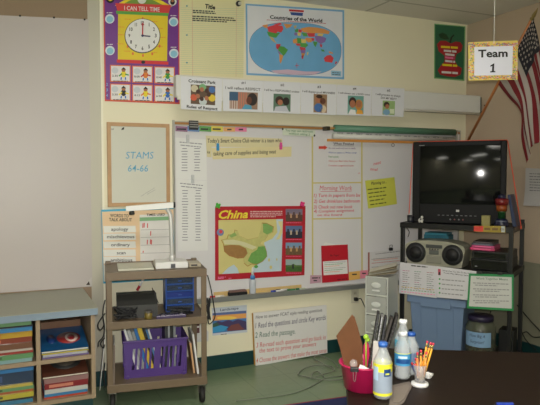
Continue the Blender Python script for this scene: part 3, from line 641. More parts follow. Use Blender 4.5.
marker(271, 284, (226, 226, 226), (40, 70, 170), 'white marker with a blue cap on the pen tray, nearest the eraser')
marker(276, 288, (220, 220, 222), (35, 35, 40), 'white marker with a black cap behind the blue-capped marker', TYm+.012)
marker(287.5, 295, (60, 140, 90), (40, 120, 70), 'short green marker on the pen tray')
marker(296, 305, (190, 200, 180), (30, 110, 70), 'pale marker with a dark green cap at the right end of the marker row')
marker(210, 224, (226, 222, 210), (190, 50, 60), 'white marker with a red cap at the left end of the pen tray')

# cards, red folder on the tray
def lean(q, m_, name, label, cat, off=.010, t=.001): f = onboard(None, off); f.base(q, m_, t); return f
f = lean([(310.3, 275.2), (321.6, 275.2), (321.2, 282.5), (310, 283.8)], M((190, 150, 165), .6), '', '', ''); f.words(312, 278.6, 320, 278.4, 1.2, ink, 1); f.words(313.5, 281.2, 317, 281.2, 1.2, ink, 1)
f.done('place_card', 'small mauve place card on the pen tray left of the red folder', 'card', 'place cards')
f = lean([(349, 272), (360, 270.8), (360, 279), (349, 280.5)], M((228, 178, 96), .6), '', '', ''); f.words(352, 275, 357, 274.8, 1.2, ink, 1); f.done('place_card', 'small orange place card on the pen tray right of the red folder', 'card', 'place cards')
f = lean([(360.3, 270.6), (368.5, 270), (368.2, 277.5), (360, 278.8)], M((228, 140, 158), .6), '', '', ''); f.words(362, 274, 366, 274, 1.2, ink, 1); f.done('place_card', 'small pink place card on the pen tray beside the orange one', 'card', 'place cards')
f = onboard(Z(300, 200, 4.5), .018); f.base([(97, 206), (215, 200), (220, 362), (101, 373)], M((186, 26, 44), .5), .006)
f.text('By Page!', 136, 253, 176, 252, 8, M((80, 20, 30), .6), 1); f.poly([(103, 277), (213, 269), (215, 331), (106, 339)], paper, 1)
for i in range(6): f.words(110, 284+8.5*i, 206-(i % 3)*14, 279+8.5*i, 2, [ltgrey, green, orange][i % 3], 2)
f.words(168, 360, 212, 357, 4, M((90, 20, 30), .6), 1)
ff = f.done('folder', 'bright red folder with a white printed label standing on the pen tray', 'folder')
f = onboard(Z(300, 200, 4.5), .0165); f.base([(104, 206), (114, 190), (160, 199), (212, 197), (212, 203)], paper, .001); o = f.done('loose_pages'); o.parent = ff; o.location = o.location-ff.location

# calendar behind drawers
f = Flat((0, WY-.06, 0), NB, Z(300, 200, 4.5)); f.base([(306, 236), (452, 222), (452, 330), (306, 345)], M((206, 204, 204), .6), .004)
f.poly([(306, 236), (313, 235), (313, 340), (306, 341)], M((160, 90, 80), .6), 1); f.words(340, 245, 448, 232, 3, grey, 1)
for r in range(3): f.words(322, 268+18*r, 448, 256+18*r, 2.5, [grey, M((190, 90, 80), .6), grey][r], 1)
f.line(330, 272, 440, 262, 5, M((210, 170, 160), .6), 1)
f.done('flip_calendar', 'white printed calendar page standing on the tray behind the plastic drawers', 'calendar')
p = onY(390.8, 248.6, WY-.064); mb = MB().box(p+Vector((-.016, -.012, -.016)), p+Vector((.016, .008, .008)), black, .004); mb.tube([p+Vector((-.01, -.002, .008)), p+Vector((-.012, -.004, .028)), p+Vector((.012, -.004, .028)), p+Vector((.01, -.002, .008))], .002, black, 5)
solo(W, p, 'binder_clip', mb, 'black binder clip on top of the calendar page', 'binder clip')

# WORDS TO TALK ABOUT pocket chart
s = Flat((0, WY-.026, 0), NB, Z(95, 190, 3.857))
s.base([(24, 76), (308, 66), (308, 344), (32, 361)], M((64, 160, 196), .5), .003)
s.poly([(27, 84), (303, 74), (303, 337), (34, 353)], M((226, 196, 158), .6), 1)
s.text('WORDS TO', 58, 104, 130, 106, 13, ink, 2, bold=.018); s.text('TALK ABOUT', 54, 120, 142, 121, 13, ink, 2, bold=.018)
for i, (y, st, x0, x1) in enumerate(((139, 'apology', 62, 128), (168, 'mischievous', 46, 152), (199, 'ordinary', 62, 134), (230, 'scan', 84, 118), (258, 'ambitious', 60, 144))):
    s.poly([(32, y), (156, y-1), (158, y+24), (34, y+26)], M((222, 222, 216), .5), 2); s.text(st, x0, y+18, x1, y+17.5, 13, ink, 3, bold=.012)
s.poly([(172, 96), (300, 92), (300, 338), (176, 345)], M((220, 218, 214), .5), 2)
s.text('TIMES USED', 198, 100, 270, 98, 9, ink, 3, bold=.02); s.poly([(172, 106), (286, 102), (286, 116), (172, 120)], M((130, 180, 130), .5), 3)
for y in (153, 182, 212, 243): s.line(176, y+1, 296, y-2, 1.5, ltgrey, 3)
for x, y in ((185, 128), (190, 127), (203, 128), (215, 158), (202, 192), (214, 190), (218, 192), (186, 234)): s.line(x, y, x-1, y+18 if y < 230 else y+8, 3.5, M((205, 60, 60), .5), 4)
s.poly([(34, 290), (300, 280), (300, 336), (35, 351)], M((212, 212, 202), .5), 4)
s.done('word_chart', 'peach and white pocket chart headed WORDS TO TALK ABOUT with a blue border', 'chart')
a = onY(143.5, 279, WY-.038); b = onY(137, 290.5, WY-.038); d = (b-a).normalized(); m1 = a+(b-a)*.6
t = Thing(W, a, 'marker', 'red-capped white marker hanging tilted on the word chart behind the cart', 'marker')
t.part('barrel', MB().cyl(a, m1, .008, white, 10)); t.part('cap', MB().cyl(m1, b, .009, M((180, 30, 45), .4), 10)); t.part('string', MB().tube([a, a+Vector((.005, .004, .03)), a+Vector((.0, .008, .06))], .0012, white, 5))

# outlet
p = onY(354.6, 296, WY); t = Thing(W, p, 'wall_outlet', 'beige wall outlet with a black plug under the pen tray', 'outlet')
t.part('plate', MB().box(p+Vector((-.036, -.006, -.057)), p+Vector((.036, 0, .057)), M((206, 200, 178), .4), .003))
mb = MB()
for dz in (-.024, .024):
    mb.box(p+Vector((-.016, -.008, dz-.014)), p+Vector((.016, -.006, dz+.014)), M((190, 184, 160), .4), .004)
    for dx in (-.007, .005): mb.box(p+Vector((dx, -.0085, dz-.004)), p+Vector((dx+.002, -.008, dz+.006)), black)
t.part('socket', mb)
q = p+Vector((0, -.008, -.022)); mb = MB().box(q+Vector((-.014, -.03, -.014)), q+Vector((.014, -.0005, .014)), black, .004)
e = onY(369, 316, WY-.03); mb.tube([q+Vector((0, -.03, 0)), q+Vector((.02, -.05, .01)), q+Vector((.05, -.03, -.02)), e, e+Vector((.03, 0, -.1))], .004, black)
solo(W, q, 'power_cord', mb, 'black plug and cord dangling from the wall outlet', 'cord')

# landscape poster + floor sign
s = wall(.003, Z(200, 280, 3.375)); s.base([(40, 95), (158, 84), (160, 176), (42, 188)], M((196, 204, 214), .5), .001)
s.text('Landscape', 68, 105, 130, 99, 9, M((40, 50, 80), .5), 2); s.poly([(42, 112), (156, 103), (157, 168), (43, 180)], M((70, 120, 180), .5), 1)
s.poly([(42, 112), (156, 103), (156, 128), (42, 138)], M((226, 160, 90), .5), 2); s.poly([(42, 112), (156, 103), (156, 112), (42, 120)], M((90, 110, 160), .5), 3); s.ell(90, 128, 34, 6, M((240, 200, 90), .5), 3)
s.poly([(43, 152), (60, 138), (74, 142), (96, 134), (110, 140), (128, 132), (156, 140), (157, 168), (100, 172), (80, 160), (43, 168)], M((70, 60, 100), .5), 4); s.poly([(43, 160), (70, 152), (96, 158), (80, 172), (43, 178)], M((60, 150, 200), .5), 5); s.poly([(90, 172), (104, 152), (130, 146), (140, 158), (150, 166), (120, 170)], M((120, 70, 70), .5), 6); s.poly([(43, 148), (56, 142), (66, 152), (43, 160)], M((60, 90, 70), .5), 6)
s.words(70, 185, 90, 183, 2, ink, 2)
s.done('landscape_poster', 'small sunset lake poster titled Landscape low on the wall beside the cart', 'poster')
s = Flat((0, WY-.045, 0), NB, Z(200, 280, 3.375), .0006)
s.base([(181, 112), (427, 85), (430, 246), (189, 291)], M((222, 220, 218), .5, noise=.02), .012)
dk = M((60, 56, 80), .6)
for st, x0, y0, x1, y1, h, c in (('How to answer FCAT style reading questions', 188, 131, 412, 106, 12, (50, 50, 56)), ('1 Read the questions and circle Key words', 187, 163, 424, 134, 19, (66, 60, 96)), ('2 Read the passage.', 186, 195, 322, 181, 19, (70, 110, 96)),
    ('3 Re-read each question and go back in', 190, 228, 424, 200, 17, (205, 90, 90)), ('the text to prove your answers', 200, 246, 392, 222, 16, (205, 90, 90)), ('4 Choose the answers that make the most sense', 190, 280, 427, 244, 17, (205, 90, 90))):
    s.text(st, x0, y0, x1, y1, h, M(c, .6), 1, shear=.12, bold=.003)
sg = s.done('instruction_sign', 'large white handwritten sign on reading questions leaning on the wall at floor level', 'sign')
f = Flat((0, WY-.030, 0), NB, Z(200, 280, 3.375)); f.base([(177, 113), (300, 100), (300, 262), (184, 288)], M((190, 140, 50), .6), .012); o = f.done('backing_board', None); o.parent = sg; o.location = o.location-sg.location
#@@END
#@@LEFT
# ---------------------------------------------------------------- book shelf unit at left
YF = 3.44; s_at = lambda x, y, Y=YF: onY(x, y, Y)
zt_ = onY(45, 311.5, YF).z; xr = s_at(95.3, 350).x; z0 = onY(92, 398.5, YF).z; XLc = -.9
tanw = M((150, 130, 106), .55, noise=.08, scale=20); tanin = M((150, 132, 112), .6)
t = Thing(W, ((XLc+xr)/2, YF, 0), 'book_shelf_unit', 'low tan book shelf unit with a grey-green laminate top under the white sheet', 'book shelf')
mb = MB().box((XLc-.01, YF-.02, zt_-.004), (xr+.012, WY-.016, zt_), M((146, 148, 130), .35, noise=.04), .001); mb.box((XLc-.01, YF-.022, zt_-.04), (xr+.014, WY-.016, zt_-.004), M((124, 140, 156), .4)); t.part('laminate_top', mb)
zs = zt_-.04; pt = .022
zm = onY(65, 360, YF).z
t.part('side_panel', MB().box((xr-pt, YF, z0), (xr, WY-.016, zs), tanw)); t.part('side_panel', MB().box((XLc, YF, z0), (XLc+pt, WY-.016, zs), tanw))
xd = s_at(38.3, 350).x; xd2 = xd-.5
t.part('divider', MB().box((xd-.011, YF, z0+pt), (xd+.011, WY-.03, zs), tanw)); t.part('divider', MB().box((xd2-.011, YF, z0+pt), (xd2+.011, WY-.03, zs), tanw))
t.part('shelf_board', MB().box((XLc+pt, YF+.003, zm-.011), (xd2-.011, WY-.03, zm+.011), tanw).box((xd2+.011, YF+.003, zm-.011), (xd-.011, WY-.03, zm+.011), tanw).box((xd+.011, YF+.003, zm-.011), (xr-pt, WY-.03, zm+.011), tanw))
t.part('bottom_board', MB().box((XLc+pt, YF+.003, z0), (xr-pt, WY-.03, z0+pt), tanw)); t.part('back_panel', MB().box((XLc+pt, WY-.03, z0+pt), (xr-pt, WY-.017, zs), M((226, 200, 196), .7)))
t.part('plinth', MB().box((XLc+.01, YF+.05, 0), (xr-.01, WY-.016, z0), teal))
def book(fr, x0, x1, y0, y1, z0, th, cov, label, group, spine=None, rz=0, art=None, pagec=(224, 218, 200), tilt=0):
    c = Vector(((x0+x1)/2, (y0+y1)/2, z0)); t = Thing(fr, c, 'book', label, 'book', group); hx, hy = (x1-x0)/2, (y1-y0)/2
    cov = tuple(int(c*.8) for c in cov); m_ = M(cov, .35, coat=.2); mb = MB(); k = .0022  # cover colour dimmed to stand in for the flash falling off here
    mb.box(c+Vector((-hx, -hy, 0)), c+Vector((hx, hy, k)), m_); mb.box(c+Vector((-hx, -hy, th-k)), c+Vector((hx, hy, th)), m_); mb.box(c+Vector((-hx, -hy, k)), c+Vector((hx, -hy+k, th-k)), m_)
    if spine:
        sm = M(spine, .4); mb.box(c+Vector((-hx*.8, -hy-.0004, th*.25)), c+Vector((hx*.3, -hy, th*.75)), sm)
    if art:
        am = M(art, .35, coat=.3); mb.lathe([(hx*.45, 0), (hx*.45, .0006)], am, 24, c+Vector((hx*.15, -hy*.1, th)), Matrix.Diagonal((1, .8, 1, 1))); mb.lathe([(hx*.3, 0), (hx*.3, .0006)], M((60, 50, 90), .4), 20, c+Vector((hx*.15, -hy*.1, th+.0006)), Matrix.Diagonal((1, .8, 1, 1)))
        mb.lathe([(hx*.15, 0), (hx*.15, .0006)], M((220, 160, 120), .4), 16, c+Vector((hx*.15, -hy*.1, th+.0012)))
    t.part('cover', mb); t.part('pages', MB().box(c+Vector((-hx+.003, -hy+k, k)), c+Vector((hx-.003, hy-.003, th-k)), M(pagec, .8)))
    t.o.rotation_euler = (tilt, 0, fr.rz+rz); return t
def stack(x0, x1, zb, zmax, specs, where, group):
    tot = sum(s[1] for s in specs); k = (zmax-zb)/tot; z = zb+.0004
    for i, sp in enumerate(specs):
        col, th, nm = sp[:3]; th *= k; j = random.uniform(-.008, .008); d = random.uniform(.0, .02)
        dd = sp[4] if len(sp) > 4 else 0
        book(W, x0+.012+abs(j), x1-.012-random.uniform(0, .01), YF+.012+d+dd, YF+.012+d+dd+.28, z, th-.0006, col, '%s %s' % (nm, where), group, spine=sp[3] if len(sp) > 3 else None); z += th
XA, XB = xd2+.011, xd-.011; XC, XD = xd+.011, xr-pt
stack(XA, XB, zm+.011, zs-.008, [((150, 190, 195), 1.1, 'pale blue thin book at the bottom of the stack'), ((110, 165, 110), 1.5, 'green book second from the bottom of the stack', (60, 90, 60)), ((190, 60, 50), 1, 'red thin book in the middle of the stack'), ((214, 200, 190), .7, 'white thin book in the middle of the stack'), ((130, 84, 60), 1.8, 'brown thick book in the middle of the stack'), ((150, 62, 40), 1.6, 'rust red book above the brown one in the stack', (190, 110, 70)), ((222, 176, 50), 2, 'yellow thick book near the top of the stack', (180, 120, 40)), ((60, 140, 200), 1.3, 'bright blue book near the top of the stack'), ((40, 44, 50), .5, 'black thin book near the top of the stack'), ((120, 170, 120), 1.2, 'green book on top of the stack', (70, 100, 60))], 'in the upper left shelf', 'books lying in the upper left shelf')
stack(XA, XB, z0+pt, zm-.02, [((60, 140, 180), 1.3, 'blue book at the bottom of the stack'), ((30, 34, 40), .9, 'black book second from the bottom of the stack'), ((214, 200, 60), 1.6, 'yellow book with black spine marks in the stack', (60, 60, 40)), ((214, 110, 60), 1, 'orange thin book in the stack'), ((120, 175, 120), 1.3, 'green book with dark spine marks in the stack', (50, 80, 50)), ((226, 200, 90), .9, 'pale yellow thin book in the stack'), ((36, 60, 96), 4.2, 'dark navy thick picture book near the top of the stack', (60, 80, 120)), ((60, 140, 210), 1.3, 'bright blue book on top of the stack')], 'in the lower left shelf', 'books lying in the lower left shelf')
stack(XC, XD, z0+pt, zm-.100, [((214, 80, 50), .9, 'orange-red thin book at the bottom of the stack'), ((60, 140, 200), 1.1, 'blue thin book second in the stack'), ((222, 222, 218), 1.6, 'white book in the stack'), ((150, 26, 40), 2.2, 'dark red thick book in the stack', (190, 120, 100)), ((176, 130, 130), 2, 'dusty pink book near the top of the stack')], 'in the lower right shelf', 'books lying in the lower right shelf')
zz = z0+pt
def leanbook(x0, x1, zb, h, cov, label, group, ang, art=None, th=.012, y=YF+.03, artcol=None):
    c = Vector(((x0+x1)/2, y, zb)); t = Thing(W, c, 'book', label, 'book', group); hx = (x1-x0)/2; k = .002
    mb = MB(); m_ = M(tuple(int(c*.8) for c in cov), .3, coat=.3, noise=.1); mb.box(c+Vector((-hx, 0, 0)), c+Vector((hx, h, k)), m_); mb.box(c+Vector((-hx, 0, th-k)), c+Vector((hx, h, th)), m_)  # flash falloff dimming is put into this cover colour too
    if art:
        for (u, v, ru, rv, cc, lv) in art: mb.lathe([(1, 0), (1, .0005)], M(cc, .35), 20, c+Vector((u*hx, v*h, th+.0006*lv)), Matrix.Diagonal((ru*hx, rv*h, 1, 1)))
    t.part('cover', mb); t.part('pages', MB().box(c+Vector((-hx+.003, .002, k)), c+Vector((hx-.003, h-.002, th-k)), M((220, 214, 200), .8))); t.o.rotation_euler = (ang, 0, 0); return t
zb = zm+.0115
book(W, XC+.01, XD-.012, YF+.02, YF+.30, zb, .012, (130, 110, 170), 'purple thin book at the bottom of the pile in the upper right shelf', 'books in the upper right shelf')
book(W, XC+.012, XD-.02, YF+.01, YF+.29, zb+.0125, .012, (206, 206, 214), 'white book with a silver spine in the upper right shelf', 'books in the upper right shelf', (150, 140, 180))
book(W, XC+.006, XD-.014, YF+.014, YF+.27, zb+.025, .008, (210, 190, 70), 'yellow thin book under the blue one in the upper right shelf', 'books in the upper right shelf')
leanbook(XC+.004, XD-.012, zb+.034, .30, (34, 100, 158), 'blue glossy picture book with a red oval face design in the upper right shelf', 'books in the upper right shelf', .17, [(.25, .5, .52, .26, (150, 50, 50), 0), (.38, .5, .28, .2, (214, 190, 180), 1), (.36, .5, .16, .12, (150, 40, 50), 2), (-.5, .5, .2, .2, (30, 60, 120), 1)], y=YF+.012)
book(W, XC+.02, XD-.02, YF+.315, YF+.57, zb, .135, (140, 98, 70), 'thick brown book lying behind the blue picture book in the upper right shelf', 'books in the upper right shelf')
leanbook(XC+.008, XD-.016, zm-.098, .30, (110, 66, 50), 'dark brown book with a black picture on top of the lower right stack', 'books lying in the lower right shelf', .22, [(.1, .5, .7, .3, (50, 50, 50), 0), (.1, .5, .45, .18, (80, 74, 66), 1)], y=YF+.012)

# ---------------------------------------------------------------- AV cart
tan = M((112, 95, 75), .45, noise=.05, scale=25); dkc = M((30, 30, 32), .5)
cart = Thing(CART, (CW/2, CDp/2, 0), 'av_cart', 'tan metal rolling cart with three shelves on black casters', 'cart')
pw = .034
for x in (0, CW-pw):
    for y in (0, CDp-pw):
        zt1 = .825 if y == 0 else .855
        mb = MB().box((x, y, .117), (x+pw, y+.004 if y == 0 else y+pw, zt1), tan, .001)
        sx = x if x == 0 else x+pw-.004
        mb.box((sx, y, .117), (sx+.004, y+pw, zt1), tan, .001)
        cart.part('post', mb)
def shelf(zt, h, name='shelf'):
    mb = MB().box((.004, .004, zt-.012), (CW-.004, CDp-.004, zt-.004), tan)
    mb.box((-.002, -.003, zt-h), (CW+.002, .006, zt+.004), tan, .002).box((-.002, CDp-.006, zt-h), (CW+.002, CDp+.002, zt+.004), tan, .002)
    mb.box((-.002, .006, zt-h), (.006, CDp-.006, zt+.004), tan, .002).box((CW-.006, .006, zt-h), (CW+.002, CDp-.006, zt+.004), tan, .002)
    cart.part(name, mb)
shelf(.841, .045); shelf(.543, .042); shelf(.162, .045)
rub = M((28, 27, 26), .7); chm = M((130, 126, 120), .35, metal=.6)
for x in (.03, CW-.03):
    for y in (.03, CDp-.03):
        mb = MB().box((x-.004-.018, y-.025, .06), (x-.018, y+.02, .117), chm, .002).box((x+.018, y-.025, .06), (x+.022, y+.02, .117), chm, .002).box((x-.022, y-.025, .108), (x+.022, y+.025, .117), chm, .002)
        o = cart.part('caster', mb); yy = y-.012
        cart.part('wheel', MB().lathe([(.012, -.014), (.044, -.014), (.05, -.008), (.05, .008), (.044, .014), (.012, .014)], rub, 24, (x, yy, .0502), Matrix.Rotation(PI/2, 4, 'Y')), o)

# document camera
P = CART.at(172, 264, .18); bx = P.x; zc = .8375; wht = M((222, 222, 220), .4, noise=.02); sil = M((206, 206, 204), .3, metal=.3)
L = CART.at(155, 268, .14); R = CART.at(187.5, 268, .14)
t = Thing(CART, ((L.x+R.x)/2, .18, zc), 'document_camera', 'white document camera with a bent silver arm on top of the cart', 'document camera')
mb = MB().box((L.x, .10, zc), (R.x, .26, zc+.042), wht, .006); mb.box((bx-.016, .096, zc+.004), (bx+.012, .1, zc+.03), M((90, 92, 96), .3, metal=.5), .001); t.part('base', mb)
hd = CART.at(126, 208.5, .17); he = CART.at(173, 205, .17); pz = he.z-.03
top = CART.at(168, 211, .17)
t.part('arm', MB().tube([(bx, .17, zc+.034), (bx-.001, .17, zc+.09), (bx-.003, .17, zc+.17), (bx-.006, .17, pz-.06), (bx-.014, .17, pz-.02), (bx-.03, .17, pz+.005)], .0135, sil, 14))
t.part('collar', MB().lathe([(.019, 0), (.019, .04), (.016, .045)], sil, 16, (bx, .17, zc+.034)))
mb = MB(); n_ = 14
mb.slab([(hd.x, .145, hd.z-.016), (hd.x, .145, hd.z+.014), (he.x, .145, he.z+.018), (he.x, .145, he.z-.018)], (0, 1, 0), .05, wht); hh = t.part('head', mb)
t.part('lens', MB().lathe([(.015, 0), (.018, -.022), (.014, -.026)], dkc, 16, (hd.x+.035, .17, hd.z-.014)), hh); t.part('knob', MB().cyl((he.x, .17, he.z), (he.x+.014, .17, he.z), .018, dkc, 16), hh)
mb = MB().box((CART.at(118, 266, .10).x, .09, zc), (L.x-.01, .34, zc+.012), M((196, 196, 178), .35), .002); solo(CART, (.15, .18, zc), 'writing_tablet', mb, 'flat cream board lying on top of the cart left of the document camera', 'tablet')
mb = MB().box((R.x+.008, .12, zc), (R.x+.085, .24, zc+.026), M((170, 160, 140), .4), .004); mb.box((R.x+.02, .118, zc+.008), (R.x+.06, .12, zc+.018), dkc)
solo(CART, (R.x+.045, .18, zc), 'control_box', mb, 'small beige box on the cart top right of the document camera', 'box')

# blue drawers on the middle shelf
zc = .5395; bl = M((36, 84, 170), .35, noise=.04); L = CART.at(165.5, 290, .20); R = CART.at(194, 290, .20); T = CART.at(180, 277, .20); x0, x1 = L.x, R.x; zt2 = min(T.z, .79)
t = Thing(CART, ((x0+x1)/2, .26, zc), 'drawer_organizer', 'blue plastic mini drawer unit on the middle shelf of the cart', 'drawer unit')
mb = MB(); k = .008; y0_, y1_ = .2, .36
mb.box((x0, y0_, zc), (x0+k, y1_, zt2), bl, .001).box((x1-k, y0_, zc), (x1, y1_, zt2), bl, .001).box((x0, y1_-k, zc), (x1, y1_, zt2), bl)
n = 5; hgt = (zt2-zc)/n
for i in range(n+1): z = zc+hgt*i; mb.box((x0+k, y0_, max(zc, z-.004)), (x1-k, y1_-k, min(zt2, z+.004)), bl)
t.part('frame', mb)
for i in range(n):
    z = zc+hgt*i+.005; clr = M((70, 84, 110), .2, alpha=.55) if i != 2 else M((40, 60, 140), .2)
    d = t.part('drawer', MB().box((x0+k+.001, y0_-.002, z), (x1-k-.001, y0_+.002, z+hgt-.012), clr)); t.part('knob', MB().box(((x0+x1)/2-.012, y0_-.008, z+.012), ((x0+x1)/2+.012, y0_-.002, z+.018), bl, .001), d)
    mb = MB()
    for q in range(7): mb.obox((random.uniform(x0+.025, x1-.025), y0_+.05, z+.008+.004*(q % 2)), (.03, .02, .006), M(random.choice([(90, 40, 50), (150, 150, 140), (40, 60, 50), (120, 90, 60)]), .5), rz=random.uniform(-1, 1))
    t.part('contents', mb, d)
# dark printer-like machine, cords and small things
L = CART.at(117, 300, .14); R = CART.at(157, 300, .14); x0, x1 = L.x, R.x
dg = M((58, 58, 56), .5, noise=.08); t = Thing(CART, ((x0+x1)/2, .2, zc), 'projector', 'dark grey sloped machine with a raised flap on the cart middle shelf', 'projector')
zt3 = CART.at(135, 296, .14).z
t.part('body', MB().slab([(x0, .10, zc), (x0, .34, zc), (x0, .34, zt3-.01), (x0, .2, zt3), (x0, .10, zt3-.05)], (1, 0, 0), x1-x0, dg)); t.part('flap', MB().obox((x1-.004, .22, zt3-.02), (.005, .14, .08), M((44, 44, 46), .5), ry=-.35)); t.part('vent', MB().box((x0+.02, .099, zc+.02), (x0+.1, .1, zc+.05), dkc))
mb = MB(); random.seed(11)
for k in range(9):
    pts = [Vector((.045+random.uniform(0, .14), .03+random.uniform(0, .05), zc+.01+random.uniform(0, .075))) for _ in range(7)]
    for p_ in pts: p_.y = min(max(p_.y, .02), .09)
    mb.tube(pts, .0035, dkc, 5)
solo(CART, (.1, .05, zc), 'cable_tangle', mb, 'tangle of black cables on the left of the cart middle shelf', 'cables')
mb = MB()
for k in range(5):
    pts = [Vector((.325+random.uniform(0, .21), .06+random.uniform(0, .08), zc+.006+random.uniform(0, .045))) for _ in range(8)]
    mb.tube(pts, .004, dkc, 5)
solo(CART, (.42, .1, zc), 'cable_tangle', mb, 'black cords heaped on the cart middle shelf in front of the blue drawers', 'cables')
L = CART.at(148.5, 318, .055); mb = MB().lathe([(.02, 0), (.024, .006), (.024, .036), (.021, .04)], M((120, 104, 50), .4), 18, (L.x, .055, zc)); mb.lathe([(.024, .04), (.024, .052)], M((90, 86, 80), .5), 18, (L.x, .055, zc)); solo(CART, (L.x, .055, zc), 'tape_roll', mb, 'small round yellow tub on the cart middle shelf', 'tub')
L = CART.at(156, 316, .04).x; R = CART.at(186, 316, .04).x
mb = MB().box((L, .025, zc), (R, .055, zc+.022), M((80, 70, 100), .25, coat=.6), .004)
for k in range(7): mb.cyl((L+.01+k*.022, .03, zc+.022), (L+.03+k*.022, .05, zc+.026), .004, M(random.choice([(70, 70, 96), (56, 50, 80), (110, 110, 120)]), .3), 6)
solo(CART, ((L+R)/2, .04, zc), 'pencil_pouch', mb, 'shiny purple-grey pouch of pens on the cart middle shelf front', 'pouch')
mb = MB(); cx = CART.at(197, 300, -.0).x
for k in range(4):
    pts = [Vector((CW+.008+random.uniform(0, .02), .02+random.uniform(0, .03), .50+random.uniform(0, .15))) for _ in range(6)]
    mb.tube(pts, .004, dkc, 5)
q1 = Vector((CW+.01, .02, .80)); mb.tube([q1, (CW+.03, .02, .72), (CW+.05, .02, .6), (CW+.055, .02, .53), (CW+.02, .02, .49), (CW+.008, .02, .54)], .0035, dkc, 6)
solo(CART, (CW, .02, .6), 'power_cord', mb, 'black cord coiled on the right post of the cart', 'cord')
mb = MB()
for A2 in ([(-.006, .0, .60), (-.03, 0, .57), (-.05, .0, .53), (-.035, 0, .50), (-.012, 0, .53)], [(-.006, .0, .68), (-.02, 0, .60), (-.012, 0, .52), (-.02, 0, .46), (-.045, 0, .43), (-.05, 0, .40)], [(-.012, 0, .45), (-.035, 0, .42), (-.02, 0, .39), (-.012, 0, .41)], [(-.012, .0, .3), (-.02, 0, .22), (-.012, 0, .15)]):
    mb.tube([Vector((x_, y_+.02, z_)) for x_, y_, z_ in A2], .0035, dkc, 6)
solo(CART, (-.02, .02, .5), 'power_cord', mb, 'black cord looped on the left post of the cart', 'cord')

# purple basket with books on the bottom shelf
zc = .1585; L = CART.at(124, 360, .10); R = CART.at(187, 360, .10); x0, x1 = L.x, R.x; zt4 = CART.at(150, 339.5, .10).z; pu = M((80, 54, 126), .4, noise=.04)
ya, yb = .10, .36; h = zt4-zc
t = Thing(CART, ((x0+x1)/2, (ya+yb)/2, zc), 'storage_basket', 'purple plastic basket with slotted sides holding books on the cart bottom shelf', 'basket')
mb = MB()
def fside(fn, n_slots, slant):
    # fn(u,v,d) maps 0..1 along, 0..1 up; slats between slots
    def quad(u0, v0, u1, v1, su=0):
        a_ = [fn(u0, v0), fn(u1, v0), fn(u1+su, v1), fn(u0+su, v1)]; return a_
    return quad
def side(p0, p1, nrm, slots):
    p0 = Vector(p0); p1 = Vector(p1); nrm = Vector(nrm)
    def pt_(u, v): return p0+(p1-p0)*u+Vector((0, 0, h*v))-nrm*(.012*(1-v))
    def q(u0, v0, u1, v1, u2, u3): mb.slab([pt_(u0, v0), pt_(u1, v0), pt_(u2, v1), pt_(u3, v1)], -nrm, .004, pu)
    q(0, .0, 1, .22, 1, 0); q(0, .78, 1, 1, 1, 0)
    edges = []
    for s0 in slots: edges += [s0, s0+.045]
    cur = 0; last = 0
    for s0 in slots: q(last, .22, s0, .78, s0+.022, last+.022 if last else 0); last = s0+.040
    q(last, .22, 1, .78, 1, last+.022)
sl = [.12+.075*k for k in range(5)]+[.56+.075*k for k in range(5)]
side((x0, ya, zc), (x1, ya, zc), (0, -1, 0), sl); side((x0, yb, zc), (x1, yb, zc), (0, 1, 0), sl)
side((x0, ya, zc), (x0, yb, zc), (-1, 0, 0), [.2, .32, .44, .56, .68]); side((x1, ya, zc), (x1, yb, zc), (1, 0, 0), [.2, .32, .44, .56, .68])
mb.box((x0+.012, ya+.012, zc), (x1-.012, yb-.012, zc+.004), pu); t.part('tub', mb)
mb = MB().box((x0-.008, ya-.008, zt4-.014), (x1+.008, ya+.002, zt4), pu, .003).box((x0-.008, yb-.002, zt4-.014), (x1+.008, yb+.008, zt4), pu, .003).box((x0-.008, ya+.002, zt4-.014), (x0+.002, yb-.002, zt4), pu, .003).box((x1-.002, ya+.002, zt4-.014), (x1+.008, yb-.002, zt4), pu, .003); t.part('rim', mb)
mb = MB().box((x0+.01, ya-.004, zc), (x0+.03, ya+.01, zc+.02), pu, .002).box((x1-.03, ya-.004, zc), (x1-.01, ya+.01, zc+.02), pu, .002); t.part('foot', mb)
def upright(fr, x, y0, y1, zb, th, hh, cov, label, group, lean=0, cat='book', pagec=(222, 220, 212)):
    c = Vector((x, (y0+y1)/2, zb)); t = Thing(fr, c, 'book' if cat == 'book' else cat.replace(' ', '_'), label, cat, group); k = .0015; hy = (y1-y0)/2; m_ = M(cov, .4)
    mb = MB().box(c+Vector((0, -hy, 0)), c+Vector((th, -hy+k, hh)), m_).box(c+Vector((0, -hy+k, 0)), c+Vector((k, hy, hh)), m_).box(c+Vector((th-k, -hy+k, 0)), c+Vector((th, hy, hh)), m_)
    t.part('cover', mb); t.part('pages', MB().box(c+Vector((k, -hy+k, .002)), c+Vector((th-k, hy-.002, hh-.003)), M(pagec, .8)))
    t.o.rotation_euler = (0, lean, fr.rz); return t
bk = [((220, 220, 220), 'white folder', .012), ((170, 172, 176), 'light grey folder', .016), ((150, 152, 150), 'grey folder', .014), ((40, 110, 180), 'blue book', .014), ((206, 176, 60), 'yellow book', .022), ((30, 30, 34), 'black book', .012), ((70, 120, 170), 'steel blue book', .008), ((214, 214, 214), 'white book', .008), ((50, 52, 60), 'charcoal book', .012), ((150, 154, 160), 'silver book', .010), ((34, 34, 40), 'black binder', .014), ((130, 134, 140), 'grey binder', .012)]
xx = x0+.085
